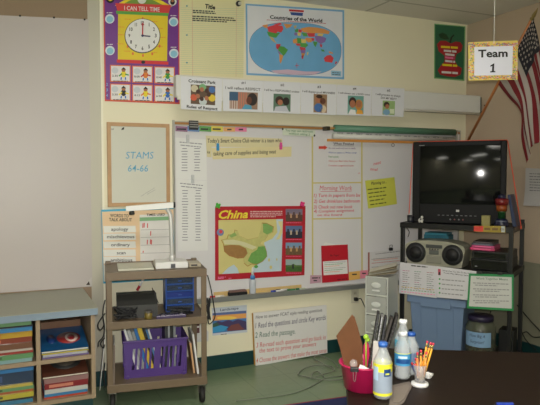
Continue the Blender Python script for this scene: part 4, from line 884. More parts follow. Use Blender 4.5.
for i, (c_, nm, th) in enumerate(bk):
    first = i < 8; ln = -.28 if first else .0; hh = [.31, .30, .29, .31, .32, .31, .30, .30, .30, .31, .315, .30][i]
    if i == 8: xx += .012
    upright(CART, xx, ya+.022+.003*(i % 3), yb-.03, (.1665 if first else .164), th*1.25, hh, c_, '%s in the purple basket, %s' % (nm, ['farthest left', 'second from the left', 'third from the left', 'slanting beside the grey folders', 'slanting beside the blue one', 'slanting beside the yellow one', 'thin, near the middle', 'thin, right of the middle', 'upright on the right', 'thin and upright on the right', 'second from the right', 'at the right end'][i]), 'books in the purple basket', ln)
    xx += th*1.25/math.cos(ln)+.0025
# things beside basket
R2 = CART.at(191, 365, .1).x
upright(CART, x1+.040, .1, .26, .1585, .012, .20, (190, 150, 110), 'brown cardboard folder leaning between basket and right post of the cart', None, -.12)
upright(CART, x1+.062, .08, .28, .1585, .012, .26, (214, 212, 210), 'white folder leaning against the right post of the cart', None, -.12)
upright(CART, .034, .03, .28, .1585, .010, .24, (120, 106, 96), 'grey-brown folder leaning at the left of the purple basket', None, .02)
upright(CART, .020, .05, .3, .1585, .010, .22, (206, 204, 200), 'white folder standing at the far left of the cart bottom shelf', None, .01)
P_ = [CART.w((-.03, -.0, .15)), CART.w((-.012, .0, .43))]
mb = MB().slab([(-.045, .03, .13), (-.045, .25, .13), (-.012, .25, .44), (-.012, .03, .44)], (1, 0, .1), .003, paper); solo(CART, (-.03, .14, .13), 'poster_board', mb, 'white sheet hanging outside the left side of the cart', 'paper')
f = Flat((0, WY-.004, 0), NB, Z(95, 280, 3.857)); f.base([(386, 160), (405, 158), (438, 200), (437, 236), (388, 240)], M((206, 206, 206), .6), .001); f.poly([(388, 164), (403, 162), (403, 204), (389, 206)], M((90, 50, 60), .6), 1); f.words(390, 184, 402, 183, 5, paper, 2)
f.done('flyer', 'white flyer with a dark red picture on the wall just behind the cart right post', 'paper')
#@@END
#@@RIGHT
# ---------------------------------------------------------------- TV stand
bkm = M((15, 15, 17), .4, noise=.06); Z1, Z2, Z3 = 1.066, .757, .12
st = Thing(STD, (SW/2, SD/2, 0), 'tv_stand', 'tall black metal television stand with shelves angled across the corner', 'tv stand')
for x in (0, SW-.028):
    for y in (0, SD-.028): st.part('post', MB().box((x, y, .0), (x+.028, y+.028, Z1+.0 if y == 0 else Z1+.03), bkm, .003))
for z, nm in ((Z1, 'shelf'), (Z2, 'shelf'), (Z3, 'shelf')):
    mb = MB().box((.002, .002, z-.012), (SW-.002, SD-.002, z-.002), bkm); mb.box((-.003, -.004, z-.035), (SW+.003, .006, z+.002), bkm, .002).box((-.003, SD-.006, z-.035), (SW+.003, SD+.004, z+.002), bkm, .002).box((-.003, .006, z-.035), (.006, SD-.006, z+.002), bkm, .002).box((SW-.006, .006, z-.035), (SW+.003, SD-.006, z+.002), bkm, .002)
    st.part(nm, mb)
NS = -(STD.R @ Vector((0, 1, 0)))
f = Flat(STD.w((0, -.0055, 0)), NS, Z(395, 215, 3.717)); f.base([(293, 40), (410, 41), (410, 66), (293, 62)], M((160, 138, 50), .4), .001)
f.poly([(293, 41), (328, 41), (328, 62), (293, 61)], M((205, 60, 50), .4), 1); f.words(332, 56, 406, 58, 9, M((110, 80, 40), .5), 2, wl=(3, 6)); f.poly([(395, 42), (408, 42), (408, 64), (395, 64)], M((200, 205, 205), .3), 2)
o = f.done('warning_label', parent=st)
# television, facing the camera direction
TD = 4.33; tw = TD/F
TVF = Frame(onD(460, 200, TD), -math.radians(48.0)); TVF.P.z = 0
def tv(px, py): p = TVF.l(onP(px, py, TVF.P, TVF.R @ Vector((0, 1, 0)))); return p.x, p.z
xL, zT = tv(413, 142); xR, _ = tv(507, 141.5); zB = Z1+.0025; sx0, sz1 = tv(420.5, 146.5); sx1, sz0 = tv(499.5, 205)
tvb = M((7, 7, 8), .55, noise=.03, spec=.2)
t = Thing(TVF, ((xL+xR)/2, .1, zB), 'television', 'large black tube television with a curved glossy screen on the corner stand', 'television')
mb = MB(); bz0 = sz0-.012
mb.box((xL, 0, zB), (sx0, .09, zT), tvb, .006).box((sx1, 0, zB), (xR, .09, zT), tvb, .006).box((sx0, 0, sz1), (sx1, .09, zT), tvb, .004).box((sx0, 0, zB), (sx1, .09, sz0), tvb, .004)
t.part('bezel', mb)
x_m = (xL+xR)/2; zm_ = (zB+zT)/2
def ring(sx, z0_, z1_, y): return [(x_m-sx, y, z0_), (x_m+sx, y, z0_), (x_m+sx, y, z1_), (x_m-sx, y, z1_)]
R0 = ring((xR-xL)/2-.004, zB, zT-.004, .088); R1 = ring((xR-xL)/2-.04, zB, zT-.02, .17); R2_ = ring(.19, zB+.0, zT-.14, .42)
vs = R0+R1+R2_; fs = [[0, 1, 2, 3][::-1], [8, 9, 10, 11]]
for b_ in (0, 4):
    for k in range(4): fs.append([b_+k, b_+(k+1) % 4, b_+4+(k+1) % 4, b_+4+k])
mb = MB(); mb.add(vs, fs, tvb); t.part('back_housing', mb)
mb = MB(); nx, nz = 24, 18; vs = []; fs = []
for j in range(nz+1):
    for i in range(nx+1):
        u_, v_ = i/nx*2-1, j/nz*2-1; vs.append(((sx0+sx1)/2+u_*(sx1-sx0)/2, .014-.03*(1-.62*u_*u_-.38*v_*v_)+.0, (sz0+sz1)/2+v_*(sz1-sz0)/2))
for j in range(nz):
    for i in range(nx): a = j*(nx+1)+i; fs.append([a, a+1, a+nx+2, a+nx+1])
mb.add(vs, fs, M((17, 18, 18), .08, spec=.3, noise=0), True); t.part('screen', mb)
mb = MB(); mb.box((x_m-.01, -.002, zB+.085), (x_m+.012, 0, zB+.10), M((190, 190, 190), .3), .0005); t.part('badge', mb, label='small silver badge')
mb = MB()
for k in range(9): mb.box((x_m-.14+k*.032, -.003, zB+.055), (x_m-.125+k*.032, 0, zB+.06), M((90, 90, 92), .4))
t.part('buttons', mb); mb = MB()
for k in range(4): mb.cyl((x_m-.05+k*.03, 0, zB+.028), (x_m-.05+k*.03, -.004, zB+.028), .006, M((120, 60, 60) if k % 2 else (120, 120, 120), .4), 10)
t.part('controls', mb); t.part('corner_print', MB().box((xL+.045, -.0015, zT-.03), (xL+.085, 0, zT-.024), M((120, 120, 120), .4)))
# orange cords from TV to stand
oc = M((235, 96, 70), .5)
A = TVF.w((xL-.004, .03, zT-.01)); B = STD.w((.012, -.008, Z1+.004)); B = onP(409, 214, STD.w((0, -.008, 0)), NS)
solo(W, A, 'orange_strap', MB().tube([A, A+(B-A)*.33, A+(B-A)*.66, B], .003, oc, 6, False), 'thin orange cord hanging down the left side of the television', 'cord')
A = TVF.w((xR+.004, .03, zT-.008)); B = onP(521, 226, STD.w((SW+.012, 0, 0)), STD.R @ Vector((1, 0, 0)))
mb = MB().tube([A, B], .0035, oc, 6, False); mb.tube([B, B+Vector((0, 0, -.02))], .006, oc, 6, False)
A2, B2 = TVF.w((xL, .05, zT+.004)), TVF.w((xR, .05, zT+.004)); mb.tube([A2+(B2-A2)*.05, A2+(B2-A2)*.5, B2, A], .003, oc, 6, False)
solo(W, A, 'orange_strap', mb, 'thin orange cord over the television top and down its right side', 'cord')
# small things on the top shelf
def stand_obj(px, py, z, d): return STD.at(px, py, d).x
x = STD.at(410.5, 220, .04).x; x = max(.03, x)
solo(STD, (x, .04, Z1), 'cup', MB().lathe([(.020, .0025), (.024, .01), (.026, .055), (.023, .055), (.020, .012)], M((28, 30, 38), .4), 20, (x, .04, Z1), cap=True), 'small black cup at the left front corner of the stand top', 'cup')
x = STD.at(420.8, 220, .045).x; fg = MB()
fg.ball((x, .045, Z1+.022), .017, M((200, 198, 190), .5), 8, (1.2, .9, .9)).ball((x+.012, .036, Z1+.044), .010, M((206, 204, 196), .5), 8).ball((x+.004, .032, Z1+.030), .006, black, 6)
for dx in (-.01, .01):
    for dy in (-.006, .008): fg.cyl((x+dx, .045+dy, Z1+.0025), (x+dx, .045+dy, Z1+.016), .004, M((200, 198, 190), .5), 8)
solo(STD, (x, .045, Z1), 'animal_figurine', fg, 'tiny white animal figurine beside the black cup on the stand top', 'figurine')
x = STD.at(486, 222, .045).x; m_ = M((140, 132, 80), .5); mb = MB().box((x-.028, .03, Z1+.0025), (x+.028, .07, Z1+.075), m_, .003)
for k in (-1, 1): mb.box((x+k*.012-.001, .029, Z1+.004), (x+k*.012+.001, .0305, Z1+.072), M((150, 140, 80), .5))
solo(STD, (x, .05, Z1), 'note_box', mb, 'small yellow box on the stand top in front of the television', 'box')
x = STD.at(501.5, 222, .06).x; y = .06
t = Thing(STD, (x, y, Z1), 'candy_dispenser', 'toy tower with blue base and red, orange, green and blue bands beside the television', 'toy')
t.part('base', MB().lathe([(.048, .0025), (.048, .02), (.038, .05), (.024, .058)], M((15, 20, 50), .35), 20, (x, y, Z1))); t.part('base_label', MB().lathe([(.0455, .025), (.0405, .045)], M((70, 76, 96), .4), 20, (x, y, Z1), cap=False))
t.part('stem', MB().lathe([(.024, .058), (.024, .10), (.034, .108)], M((26, 66, 34), .4), 20, (x, y, Z1))); t.part('orange_band', MB().lathe([(.034, .108), (.036, .150)], M((140, 66, 22), .4), 20, (x, y, Z1))); t.part('red_band', MB().lathe([(.042, .150), (.044, .19), (.036, .195)], M((110, 16, 20), .4), 20, (x, y, Z1))); t.part('lid', MB().lathe([(.030, .195), (.026, .215), (.01, .225)], M((18, 20, 52), .4), 20, (x, y, Z1)))
x = STD.at(513, 222, .16).x; x = min(x, SW-.03)
solo(STD, (x, .12, Z1), 'binder', MB().slab([(x+.01, .10, Z1+.0025), (x+.035, .10, Z1+.0025), (x-.01, .10, Z1+.22), (x-.028, .10, Z1+.22)], (0, 1, 0), .14, M((18, 38, 76), .4)), 'dark blue binder leaning against the right side of the television', 'binder')

# boombox
zc = Z2+.0025; x0 = .03; x1 = STD.at(465, 260, .03).x; zt5 = zc+.185
sv = M((150, 148, 132), .35, noise=.03); t = Thing(STD, ((x0+x1)/2, .12, zc), 'boombox', 'silver-grey rounded boombox with two black speakers on the middle shelf', 'boombox')
xm = (x0+x1)/2; hw = (x1-x0)/2; prof = []
for i in range(25):
    a = PI*i/24; prof.append((xm-hw*math.cos(a), zc+.12+.065*math.sin(a)**.6))
prof = [(x0+.02, zc), ]+prof+[(x1-.02, zc)]
t.part('body', MB().slab([(p[0], .02, p[1]) for p in prof], (0, 1, 0), .18, sv))
for sx in (-1, 1):
    cx = xm+sx*(hw-.085); o = t.part('speaker', MB().cyl((cx, .02, zc+.09), (cx, .008, zc+.09), .074, M((40, 40, 42), .5), 28)); t.part('speaker_cone', MB().cyl((cx, .0085, zc+.09), (cx, .005, zc+.09), .045, M((22, 22, 24), .6), 24).lathe([(.05, 0), (.062, 0), (.062, .004), (.05, .004)], M((36, 36, 38), .5), 24, (cx, .008, zc+.09), Matrix.Rotation(PI/2, 4, 'X'), cap=False), o)
mb = MB().box((xm-.055, .012, zc+.02), (xm+.055, .02, zc+.075), M((130, 128, 116), .4), .004).box((xm-.035, .01, zc+.085), (xm+.035, .02, zc+.115), M((90, 92, 90), .3), .003); t.part('tape_deck', mb)
mb = MB().box((xm-.06, .012, zc+.13), (xm+.06, .02, zc+.155), M((70, 72, 72), .3), .004)
for k in range(4): mb.cyl((xm-.03+k*.02, .02, zc+.122), (xm-.03+k*.02, .008, zc+.122), .005, M((60, 60, 60), .4), 8)
t.part('control_panel', mb)
x = STD.at(437, 236, .27).x; mb = MB().box((x-.09, .23, zc), (x+.1, .36, zc+.205), M((40, 110, 130), .5), .004).box((x-.08, .22, zc+.205), (x+.09, .36, zc+.222), M((60, 140, 160), .5), .003)
solo(STD, (x, .3, zc), 'storage_box', mb, 'teal blue box standing behind the boombox', 'box')
# video players and pink cases
x0 = STD.at(469, 260, .03).x+.012; x1 = SW-.032
t = Thing(STD, ((x0+x1)/2, .2, zc), 'video_player', 'black video player, lower of the two on the middle shelf', 'video player', 'black video players'); t.part('case', MB().box((x0, .03, zc), (x1, .36, zc+.075), bkm, .004)); t.part('front_panel', MB().box((x0+.01, .026, zc+.008), (x1-.01, .03, zc+.066), M((14, 14, 16), .15)).box((x0+.03, .025, zc+.02), (x0+.045, .026, zc+.026), M((180, 180, 180), .3)))
t = Thing(STD, ((x0+x1)/2, .2, zc+.076), 'video_player', 'slim black video player, upper of the two on the middle shelf', 'video player', 'black video players'); t.part('case', MB().box((x0+.005, .04, zc+.0755), (x1, .34, zc+.13), bkm, .004)); t.part('front_panel', MB().box((x0+.02, .037, zc+.085), (x1-.02, .04, zc+.12), M((12, 12, 14), .15)))
x = STD.at(483, 248, .1).x; z = zc+.1305
for i, (c_, th, dx, nm) in enumerate((((176, 50, 96), .020, 0, 'bright pink case, lowest on the video players'), ((190, 70, 120), .016, .006, 'dark pink case, second from the bottom on the video players'), ((80, 84, 96), .014, .0, 'grey-blue case, third from the bottom on the video players'), ((60, 50, 52), .014, .006, 'dark brown case on top of the pile on the video players'))):
    t = Thing(STD, (x+dx, .16, z), 'video_case', nm, 'case', 'cases piled on the video players'); hw = .085-.006*i
    t.part('shell', MB().box((x+dx-hw, .07, z), (x+dx+hw, .26, z+th-.0005), M(c_, .35), .003)); t.part('spine_label', MB().box((x+dx-hw*.7, .0692, z+.004), (x+dx+hw*.7, .07, z+th-.005), M((min(255, c_[0]+40), min(255, c_[1]+40), min(255, c_[2]+40)), .4))); z += th
# signs clipped to the middle shelf
SF = lambda d: Flat(STD.w((0, -d, 0)), NS, Z(395, 215, 3.717))
f = SF(.008); f.base([(18, 175), (157, 191), (155, 309), (14, 290)], M((206, 204, 208), .5), .001)
f.words(60, 190, 120, 196, 4, ink, 1)
for cidx, x in enumerate((28, 72, 118)):
    for r in range(9): f.words(x, 205+8*r+x*.08, x+26-(r % 3)*4, 207+8*r+x*.08, 2.2, [M((180, 110, 140), .6), M((100, 140, 110), .6), M((170, 110, 110), .6)][(cidx+r) % 3] if r in (0, 5) else grey, 1, wl=(5, 9))
for r in range(3): f.words(24, 268+9*r, 148, 280+9*r, 3, [M((200, 170, 90), .6), M((110, 160, 110), .6), pink][r], 1, wl=(3, 5), gap=.9)
f.done('word_list', 'white sheet with columns of tiny coloured words hanging below the boombox', 'paper')
f = SF(.011); f.base([(155, 190), (303, 209), (290, 318), (156, 306)], M((208, 206, 210), .5), .001)
f.text('What Can You Do To Be A Good', 176, 208, 298, 222, 5, ink, 1, bold=.01); f.text('Truth Play Money System', 180, 217, 284, 229, 5, ink, 1, bold=.01); f.poly([(160, 200), (170, 201), (170, 224), (160, 223)], M((190, 80, 100), .6), 1); f.poly([(162, 212), (168, 212), (168, 224), (162, 223)], ink, 2)
for r in range(4): f.ell(166, 238+17*r, 3.5, 3.5, green, 1, 10); f.words(174, 242+17*r, 262-(r % 2)*10, 249+17*r, 4, ltgrey, 1)
f.done('rule_sheet', 'white sheet with green bullet points hanging beside the green-framed sign', 'paper')
f = SF(.014); f.base([(275, 217), (441, 222), (441, 357), (267, 347)], M((44, 140, 80), .5), .002); f.poly([(282, 226), (434, 231), (434, 348), (275, 339)], M((206, 206, 202), .5), 1)
f.text('Work Together Means', 302, 239, 420, 243, 8, M((80, 120, 90), .6), 2, bold=.006)
for r, (a_, b_) in enumerate(((250, 420), (268, 420), (286, 420), (304, 420))): f.words(290, 254+r*22, 424, 259+r*21, 3.5, ltgrey, 2); f.words(298, 262+r*22, 380+8*(r % 2), 265+r*21, 3.5, ltgrey, 2)
o = f.done('framed_sign', 'green-bordered white sign reading Work Together Means hanging from the stand', 'sign')
for x, y in ((315, 214), (390, 218)):
    p = onP(395+x/3.717, 215+y/3.717, STD.w((0, -.017, 0)), NS); l_ = STD.l(p); solo(STD, l_, 'binder_clip', MB().box(l_+Vector((-.016, -.010, -.008)), l_+Vector((.016, .006, .014)), M((40, 44, 44), .4), .003), 'black binder clip on the %s of the green-bordered sign' % ('left' if x < 350 else 'right'), 'binder clip')

# tote
z = Z3+.003; x0, x1 = .055, .475; y0_, y1_ = .03, .39; zt6 = STD.at(430, 297, .02).z
tb = M((112, 134, 166), .45, noise=.03)
t = Thing(STD, ((x0+x1)/2, .2, z), 'storage_tote', 'light blue plastic storage tote under the middle shelf of the stand', 'storage tote')
mb = MB(); ins = .035
def rr(i, zz): return [(x0+i, y0_+i, zz), (x1-i, y0_+i, zz), (x1-i, y1_-i, zz), (x0+i, y1_-i, zz)]
vs = rr(ins, z)+rr(.012, zt6-.05)+rr(.018, zt6-.01)+rr(ins+.01, z+.01); fs = [[0, 1, 2, 3]]
for b_ in (0, 4, 8):
    for k in range(4): fs.append([b_+k, b_+(k+1) % 4, b_+4+(k+1) % 4, b_+4+k])
fs.append([12, 13, 14, 15]); mb.add(vs, fs, tb)
for xx in (x0+.09, x0+.21, x0+.33): mb.slab([(xx-.004, y0_+ins-.003, z), (xx+.004, y0_+ins-.003, z), (xx+.004, y0_+.008, zt6-.06), (xx-.004, y0_+.008, zt6-.06)], (0, 1, 0), .01, tb)
t.part('body', mb)
mb = MB().box((x0-.006, y0_-.008, zt6-.055), (x1+.006, y0_+.016, zt6), tb, .005).box((x0-.006, y1_-.016, zt6-.055), (x1+.006, y1_+.008, zt6), tb, .005).box((x0-.006, y0_+.016, zt6-.055), (x0+.016, y1_-.016, zt6), tb, .005).box((x1-.016, y0_+.016, zt6-.055), (x1+.006, y1_-.016, zt6), tb, .005)
mb.box((x0+.10, y0_-.010, zt6-.075), (x1-.10, y0_-.004, zt6-.01), tb, .004); t.part('rim', mb)
# jar on lower shelf
jx = STD.at(476, 345, .0).x; jx = min(jx, SW-.145); jy = .125; zj = STD.at(476, 319, .0).z; z = Z3+.003
s_ = .105; jh = zj-z
t = Thing(STD, (jx, jy, z), 'large_jar', 'big clear plastic jar with a dark purple lid and pale blue label', 'jar')
gj = M((176, 180, 160), .08, trans=.85, alpha=.8)
t.part('glass', MB().lathe([(s_*.85, 0), (s_, .02), (s_, jh-.075), (s_*.82, jh-.045), (s_*.78, jh-.03), (s_*.74, jh-.03), (s_*.78, jh-.05), (s_*.96, jh-.08), (s_*.96, .022), (s_*.8, .006)], gj, 32, (jx, jy, z)))
t.part('lid', MB().lathe([(s_*.84, jh-.032), (s_*.84, jh), (s_*.8, jh+.004)], M((40, 32, 60), .4), 32, (jx, jy, z)))
vs = []; fs = []; n = 16
for k in range(n+1):
    a = -PI/2-.95+1.9*k/n
    for zz in (jh-.205, jh-.10): vs.append((jx+(s_+.001)*math.cos(a), jy+(s_+.001)*math.sin(a), z+zz))
for k in range(n): fs.append([2*k, 2*k+2, 2*k+3, 2*k+1])
mb = MB(); mb.add(vs, fs, M((130, 164, 200), .5))
for st_, zz, hh, wd in (('How Big A', jh-.135, .022, .11), ('Surprise?', jh-.178, .022, .10)):
    tv_, tf_ = text_mesh(st_, .004, .2); a_ = min(v.x for v in tv_); b_ = max(v.x for v in tv_)
    mb.add([(jx+(s_+.0018)*math.sin(((v.x-a_)/(b_-a_)-.5)*wd/s_), jy-(s_+.0018)*math.cos(((v.x-a_)/(b_-a_)-.5)*wd/s_), z+zz+v.y/.73*hh) for v in tv_], tf_, M((50, 60, 90), .6))
t.part('label', mb)
mb = MB(); random.seed(5)
for k in range(46):
    a = random.uniform(0, 2*PI); r_ = random.uniform(0, .078); mb.ball((jx+r_*math.cos(a), jy+r_*math.sin(a), z+.02+random.uniform(0, jh-.16)), .013, M(random.choice([(150, 80, 70), (170, 150, 100), (90, 90, 60), (120, 60, 70)]), .5), 5)
o = t.part('candy_pieces', mb)
solo(STD, (.74, .31, Z3), 'speaker_box', MB().box((.66, .25, Z3+.003), (.763, .385, .30), M((16, 16, 18), .5), .004), 'black box on the lower shelf behind the large jar', 'box')
# cords right of the stand
for pts, d_ in (([(517, 305), (528, 318), (541, 332)], 'black cord slanting down the wall right of the stand'), ([(523, 333), (527, 332), (533, 337), (542, 337)], 'black cord running level along the wall right of the stand'), ([(520, 328), (526, 340), (536, 350)], 'lowest black cord by the wall right of the stand')):
    q = [onX(x, y, WX-.03) for x, y in pts]; solo(W, q[1], 'power_cord', MB().tube(q, .0045, black, 6), d_, 'cord')
q = [onP(x, y, STD.w((0, .3, 0)), NS) for x, y in [(491, 311), (487, 320), (485, 322)]]; solo(W, q[0], 'power_cord', MB().tube(q, .004, black, 6), 'black cord hanging behind the green-bordered sign above the jar', 'cord')
mb = MB(); q = [STD.w((.03, .045, Z1-.04)), STD.w((.05, .05, Z1-.07)), STD.w((.04, .05, Z1-.11))]; mb.tube(q, .003, black, 5); 
solo(W, q[0], 'power_cord', mb, 'black cords hanging under the top shelf of the stand', 'cord')

# plastic drawers
FRr = onP(389, 277, (2.488, 3.45, 0), Vector((0, 1, 0)))
DF = Frame((2.488-.539*.172, 3.45+.842*.172, 0), STD.rz); dw, dd = .172, .2; dz = DF.at(378, 277, 0).z
cl = M((206, 208, 202), .25, alpha=.5, noise=.02); clf = M((206, 208, 202), .3, noise=.02)
t = Thing(DF, (dw/2, dd/2, 0), 'plastic_drawer_unit', 'narrow translucent plastic drawer tower with papers heaped on top, below the whiteboard', 'drawer unit')
mb = MB().box((0, .004, 0), (.006, dd, dz), cl).box((dw-.006, .004, 0), (dw, dd, dz), cl).box((.006, dd-.006, 0), (dw-.006, dd, dz), cl)
n = 5; hg = dz/n
for i in range(n+1): z = min(dz-.012, hg*i); mb.box((0, 0, z), (dw, .010, z+.012), clf, .002); mb.box((.006, .01, z+.004), (dw-.006, dd-.006, z+.008), cl)
mb.box((0, 0, 0), (.008, .01, dz), clf, .001).box((dw-.008, 0, 0), (dw, .01, dz), clf, .001); t.part('frame', mb)
for i in range(n):
    z = hg*i+.014; h_ = hg-.018
    o = t.part('drawer', MB().box((.010, -.004, z), (dw-.010, 0.0, z+h_), cl, .002).box((.012, .01, z), (dw-.012, dd-.02, z+.003), cl)); t.part('handle', MB().lathe([(.036, 0), (.036, .006), (.028, .008)], M((214, 216, 212), .25), 20, (dw/2, -.004, z+h_*.55), Matrix.Rotation(PI/2, 4, 'X') @ Matrix.Diagonal((1, .55, 1, 1))).box((dw/2-.03, -.014, z+.022), (dw/2+.03, -.004, z+.034), M((226, 226, 224), .4), .002), o)
    mb = MB(); random.seed(i)
    for k in range(5): mb.obox((dw/2, dd/2, z+.012+.012*k), (dw-.05, dd-.06, .008), M(random.choice([(190, 186, 170), (150, 150, 150), (170, 160, 140)]), .7), rz=random.uniform(-.08, .08))
    t.part('contents', mb, o)
random.seed(3)
for i, (c_, nm) in enumerate((((176, 160, 130), 'tan envelope at the bottom of the heap'), ((214, 210, 196), 'white envelope in the middle of the heap'), ((186, 172, 144), 'kraft envelope near the top of the heap'), ((206, 200, 186), 'cream envelope on top of the heap'))):
    mb = MB().obox((dw/2+.012, .09, dz+.006+.014*i+.01), (.20, .15, .003), M(c_, .7), ry=-.16-.04*i, rz=.3+.25*random.uniform(-1, 1), bev=.001)
    solo(DF, (dw/2, .1, dz+.01*i), 'envelope', mb, nm+' on the plastic drawers', 'envelope', 'envelopes heaped on the drawers')

# ---------------------------------------------------------------- flag, wall paper on the right
A = onY(463, 150, 3.98); B = onY(536.2, 11, 2.93); d = B-A
t = Thing(W, A, 'american_flag', 'american flag hanging in folds from a wooden pole in the corner', 'flag')
t.part('pole', MB().cyl(A, A+d*.955, .011, M((190, 120, 70), .4), 12)); t.part('spear_tip', MB().lathe([(.013, 0), (.016, .01), (.008, .02), (.014, .035), (.001, .095)], M((150, 130, 80), .35, metal=.6), 12, A+d*.95, d.to_track_quat('Z', 'Y').to_matrix().to_4x4()))
t.part('wall_bracket', MB().cyl(A+Vector((.0, .0, -.02)), (WX-.012, 3.98, A.z-.06), .014, M((150, 130, 80), .4, metal=.6), 10))
FN = d.cross(Vector((0, 0, 1))).normalized()
if FN.dot(EYE-A) < 0: FN = -FN
US = [0, .27, .54, .77, 1.0]
GR = [[(533, 18), (541, 44), (548, 78), (553, 110), (555, 135)], [(525.5, 32), (533, 52), (540, 84), (544, 112), (546, 139)], [(515, 50), (522.5, 72), (530, 96), (534, 122), (537, 144)], [(506, 66.5), (516.5, 82), (524.5, 100), (528, 128), (531, 150)], [(497.5, 83), (508.5, 98), (519.5, 113), (520, 138), (525, 163)]]
G3 = [[onP(x, y, A, FN) for x, y in row] for row in GR]
def cr(p0, p1, p2, p3, t): return .5*((2*p1)+(p2-p0)*t+(2*p0-5*p1+4*p2-p3)*t*t+(3*p1-p0-3*p2+p3)*t**3)
def samp(arr, xs, x):
    for i in range(len(xs)-1):
        if x <= xs[i+1]+1e-9: break
    tt = (x-xs[i])/(xs[i+1]-xs[i]); g = lambda k: arr[min(max(k, 0), len(arr)-1)]
    return cr(g(i-1), g(i), g(i+1), g(i+2), tt)
def cloth(u, v):
    p = samp([samp(r, [0, .25, .5, .75, 1], v) for r in G3], US, u)
    k = min(1, v*3)
    return p+FN*(.045*k*math.sin(u*9+v*2.2)*.4+.006*k*math.sin(u*29+v*5))+Vector((0, 0, 0))
NU, NV = 52, 40; vs = [cloth(i/NU, j/NV) for j in range(NV+1) for i in range(NU+1)]
mb = MB(); mr, mw, mbu = M((124, 20, 34), .75, noise=.05), M((180, 170, 164), .75), M((19, 21, 40), .75)
ks = {m: mb.mi(m) for m in (mr, mw, mbu)}; mb.v = [Vector(v) for v in vs]
for j in range(NV):
    for i in range(NU):
        a = j*(NU+1)+i; stp = int(i/NU*13); m_ = mr if stp % 2 == 0 else mw
        if (i+.5)/NU < 7/13 and (j+.5)/NV < .29: m_ = mbu
        mb.f.append([a, a+1, a+NU+2, a+NU+1]); mb.m.append(ks[m_]); mb.sm.append(True)
o = t.part('cloth', mb); md = o.modifiers.new('thickness', 'SOLIDIFY'); md.thickness = .0015
mb = MB()
for r in range(9):
    for c in range(6 if r % 2 == 0 else 5):
        u = (r+.8)/10*7/13; v = .015+(.262/6)*(c+(.5 if r % 2 == 0 else 1.0)); p = cloth(u, v); tu = (cloth(u+.01, v)-p).normalized(); nn = (tu.cross(cloth(u, v+.01)-p)).normalized()
        if nn.dot(EYE-p) < 0: nn = -nn
        tv_ = nn.cross(tu); ring_ = []
        for k in range(10): a = PI*k/5; rr_ = .014 if k % 2 == 0 else .006; ring_.append(p+nn*.003+tu*rr_*math.cos(a)+tv_*rr_*math.sin(a))
        mb.add(ring_, [list(range(10))], mw)
t.part('stars', mb)
mb = MB(); pts = []
n = 10
for j in range(n+1):
    for i in range(2):
        x = 526+i*24-(j/n)*(.6 if i == 0 else 1); y = 168+j*3.75-i*1+ (i*2); p = onX(x, y, WX-.0125); pts.append(p+Vector((-.003-.02*(j/n)**3, 0, 0)))
fs = [[2*j, 2*j+1, 2*j+3, 2*j+2] for j in range(n)]; mb.add(pts, fs, M((196, 192, 190), .6))
o = solo(W, onX(536, 185, WX-.0125), 'wall_paper', mb, 'white sheet of handwriting pinned on the right wall below the flag', 'paper'); md = o.modifiers.new('thickness', 'SOLIDIFY'); md.thickness = .001; o.name = 'pinned_sheet'
f = Flat((WX-.021, 0, 0), Vector((-1, 0, 0)))
for k in range(9): f.words(529.5, 174+2.8*k, 544, 174.6+2.8*k, .8, grey, 1)
f2 = build('handwriting', f.mb, o.location, o)

# ---------------------------------------------------------------- hanging Team 1 sign
TP = onD(493, 60, 3.3); NT = -Vector((math.sin(YAW), math.cos(YAW), 0))
NT = (Matrix.Rotation(math.radians(-3), 3, 'Z') @ NT)
f = Flat(TP, NT, Z(350, 0, 2.842)); f.base([(336, 120), (477, 115), (476, 226), (337, 229)], M((214, 190, 96), .5), .002)
random.seed(21)
for k in range(420):
    e_ = random.random(); w_ = 14
    if e_ < .3: x, y = random.uniform(340, 472), random.uniform(121, 131)
    elif e_ < .6: x, y = random.uniform(340, 472), random.uniform(214, 224)
    elif e_ < .8: x, y = random.uniform(340, 352), random.uniform(122, 224)
    else: x, y = random.uniform(462, 473), random.uniform(120, 222)
    a = random.uniform(0, PI); f.line(x, y, x+5*math.cos(a), y+3*math.sin(a), 2.2, random.choice([M((205, 70, 70), .5), M((220, 130, 60), .5), M((110, 150, 90), .5), M((100, 130, 170), .5), M((220, 170, 190), .5)]), 1)
f.poly([(353, 134), (463, 130), (461, 213), (353, 215)], M((214, 214, 226), .5), 2)
f.text('Team', 364, 163, 448, 161, 22, black, 3, bold=.03); f.poly([(398, 206), (398, 203), (403, 202), (404, 188), (398, 190), (399, 186), (409, 180), (410, 180), (409, 202), (413, 202), (413, 205.5)], black, 3)
sg = f.done('hanging_sign', 'hanging card reading Team 1 with a patchwork border on a white string', 'sign')
p = onP(494, 41.5, TP, NT)-NT*.001; mb = MB().tube([p+Vector((0, 0, -.006)), (p.x, p.y, CZ-.001)], .002, M((226, 226, 220), .6), 6, False)
build('string', mb, sg.location, sg)
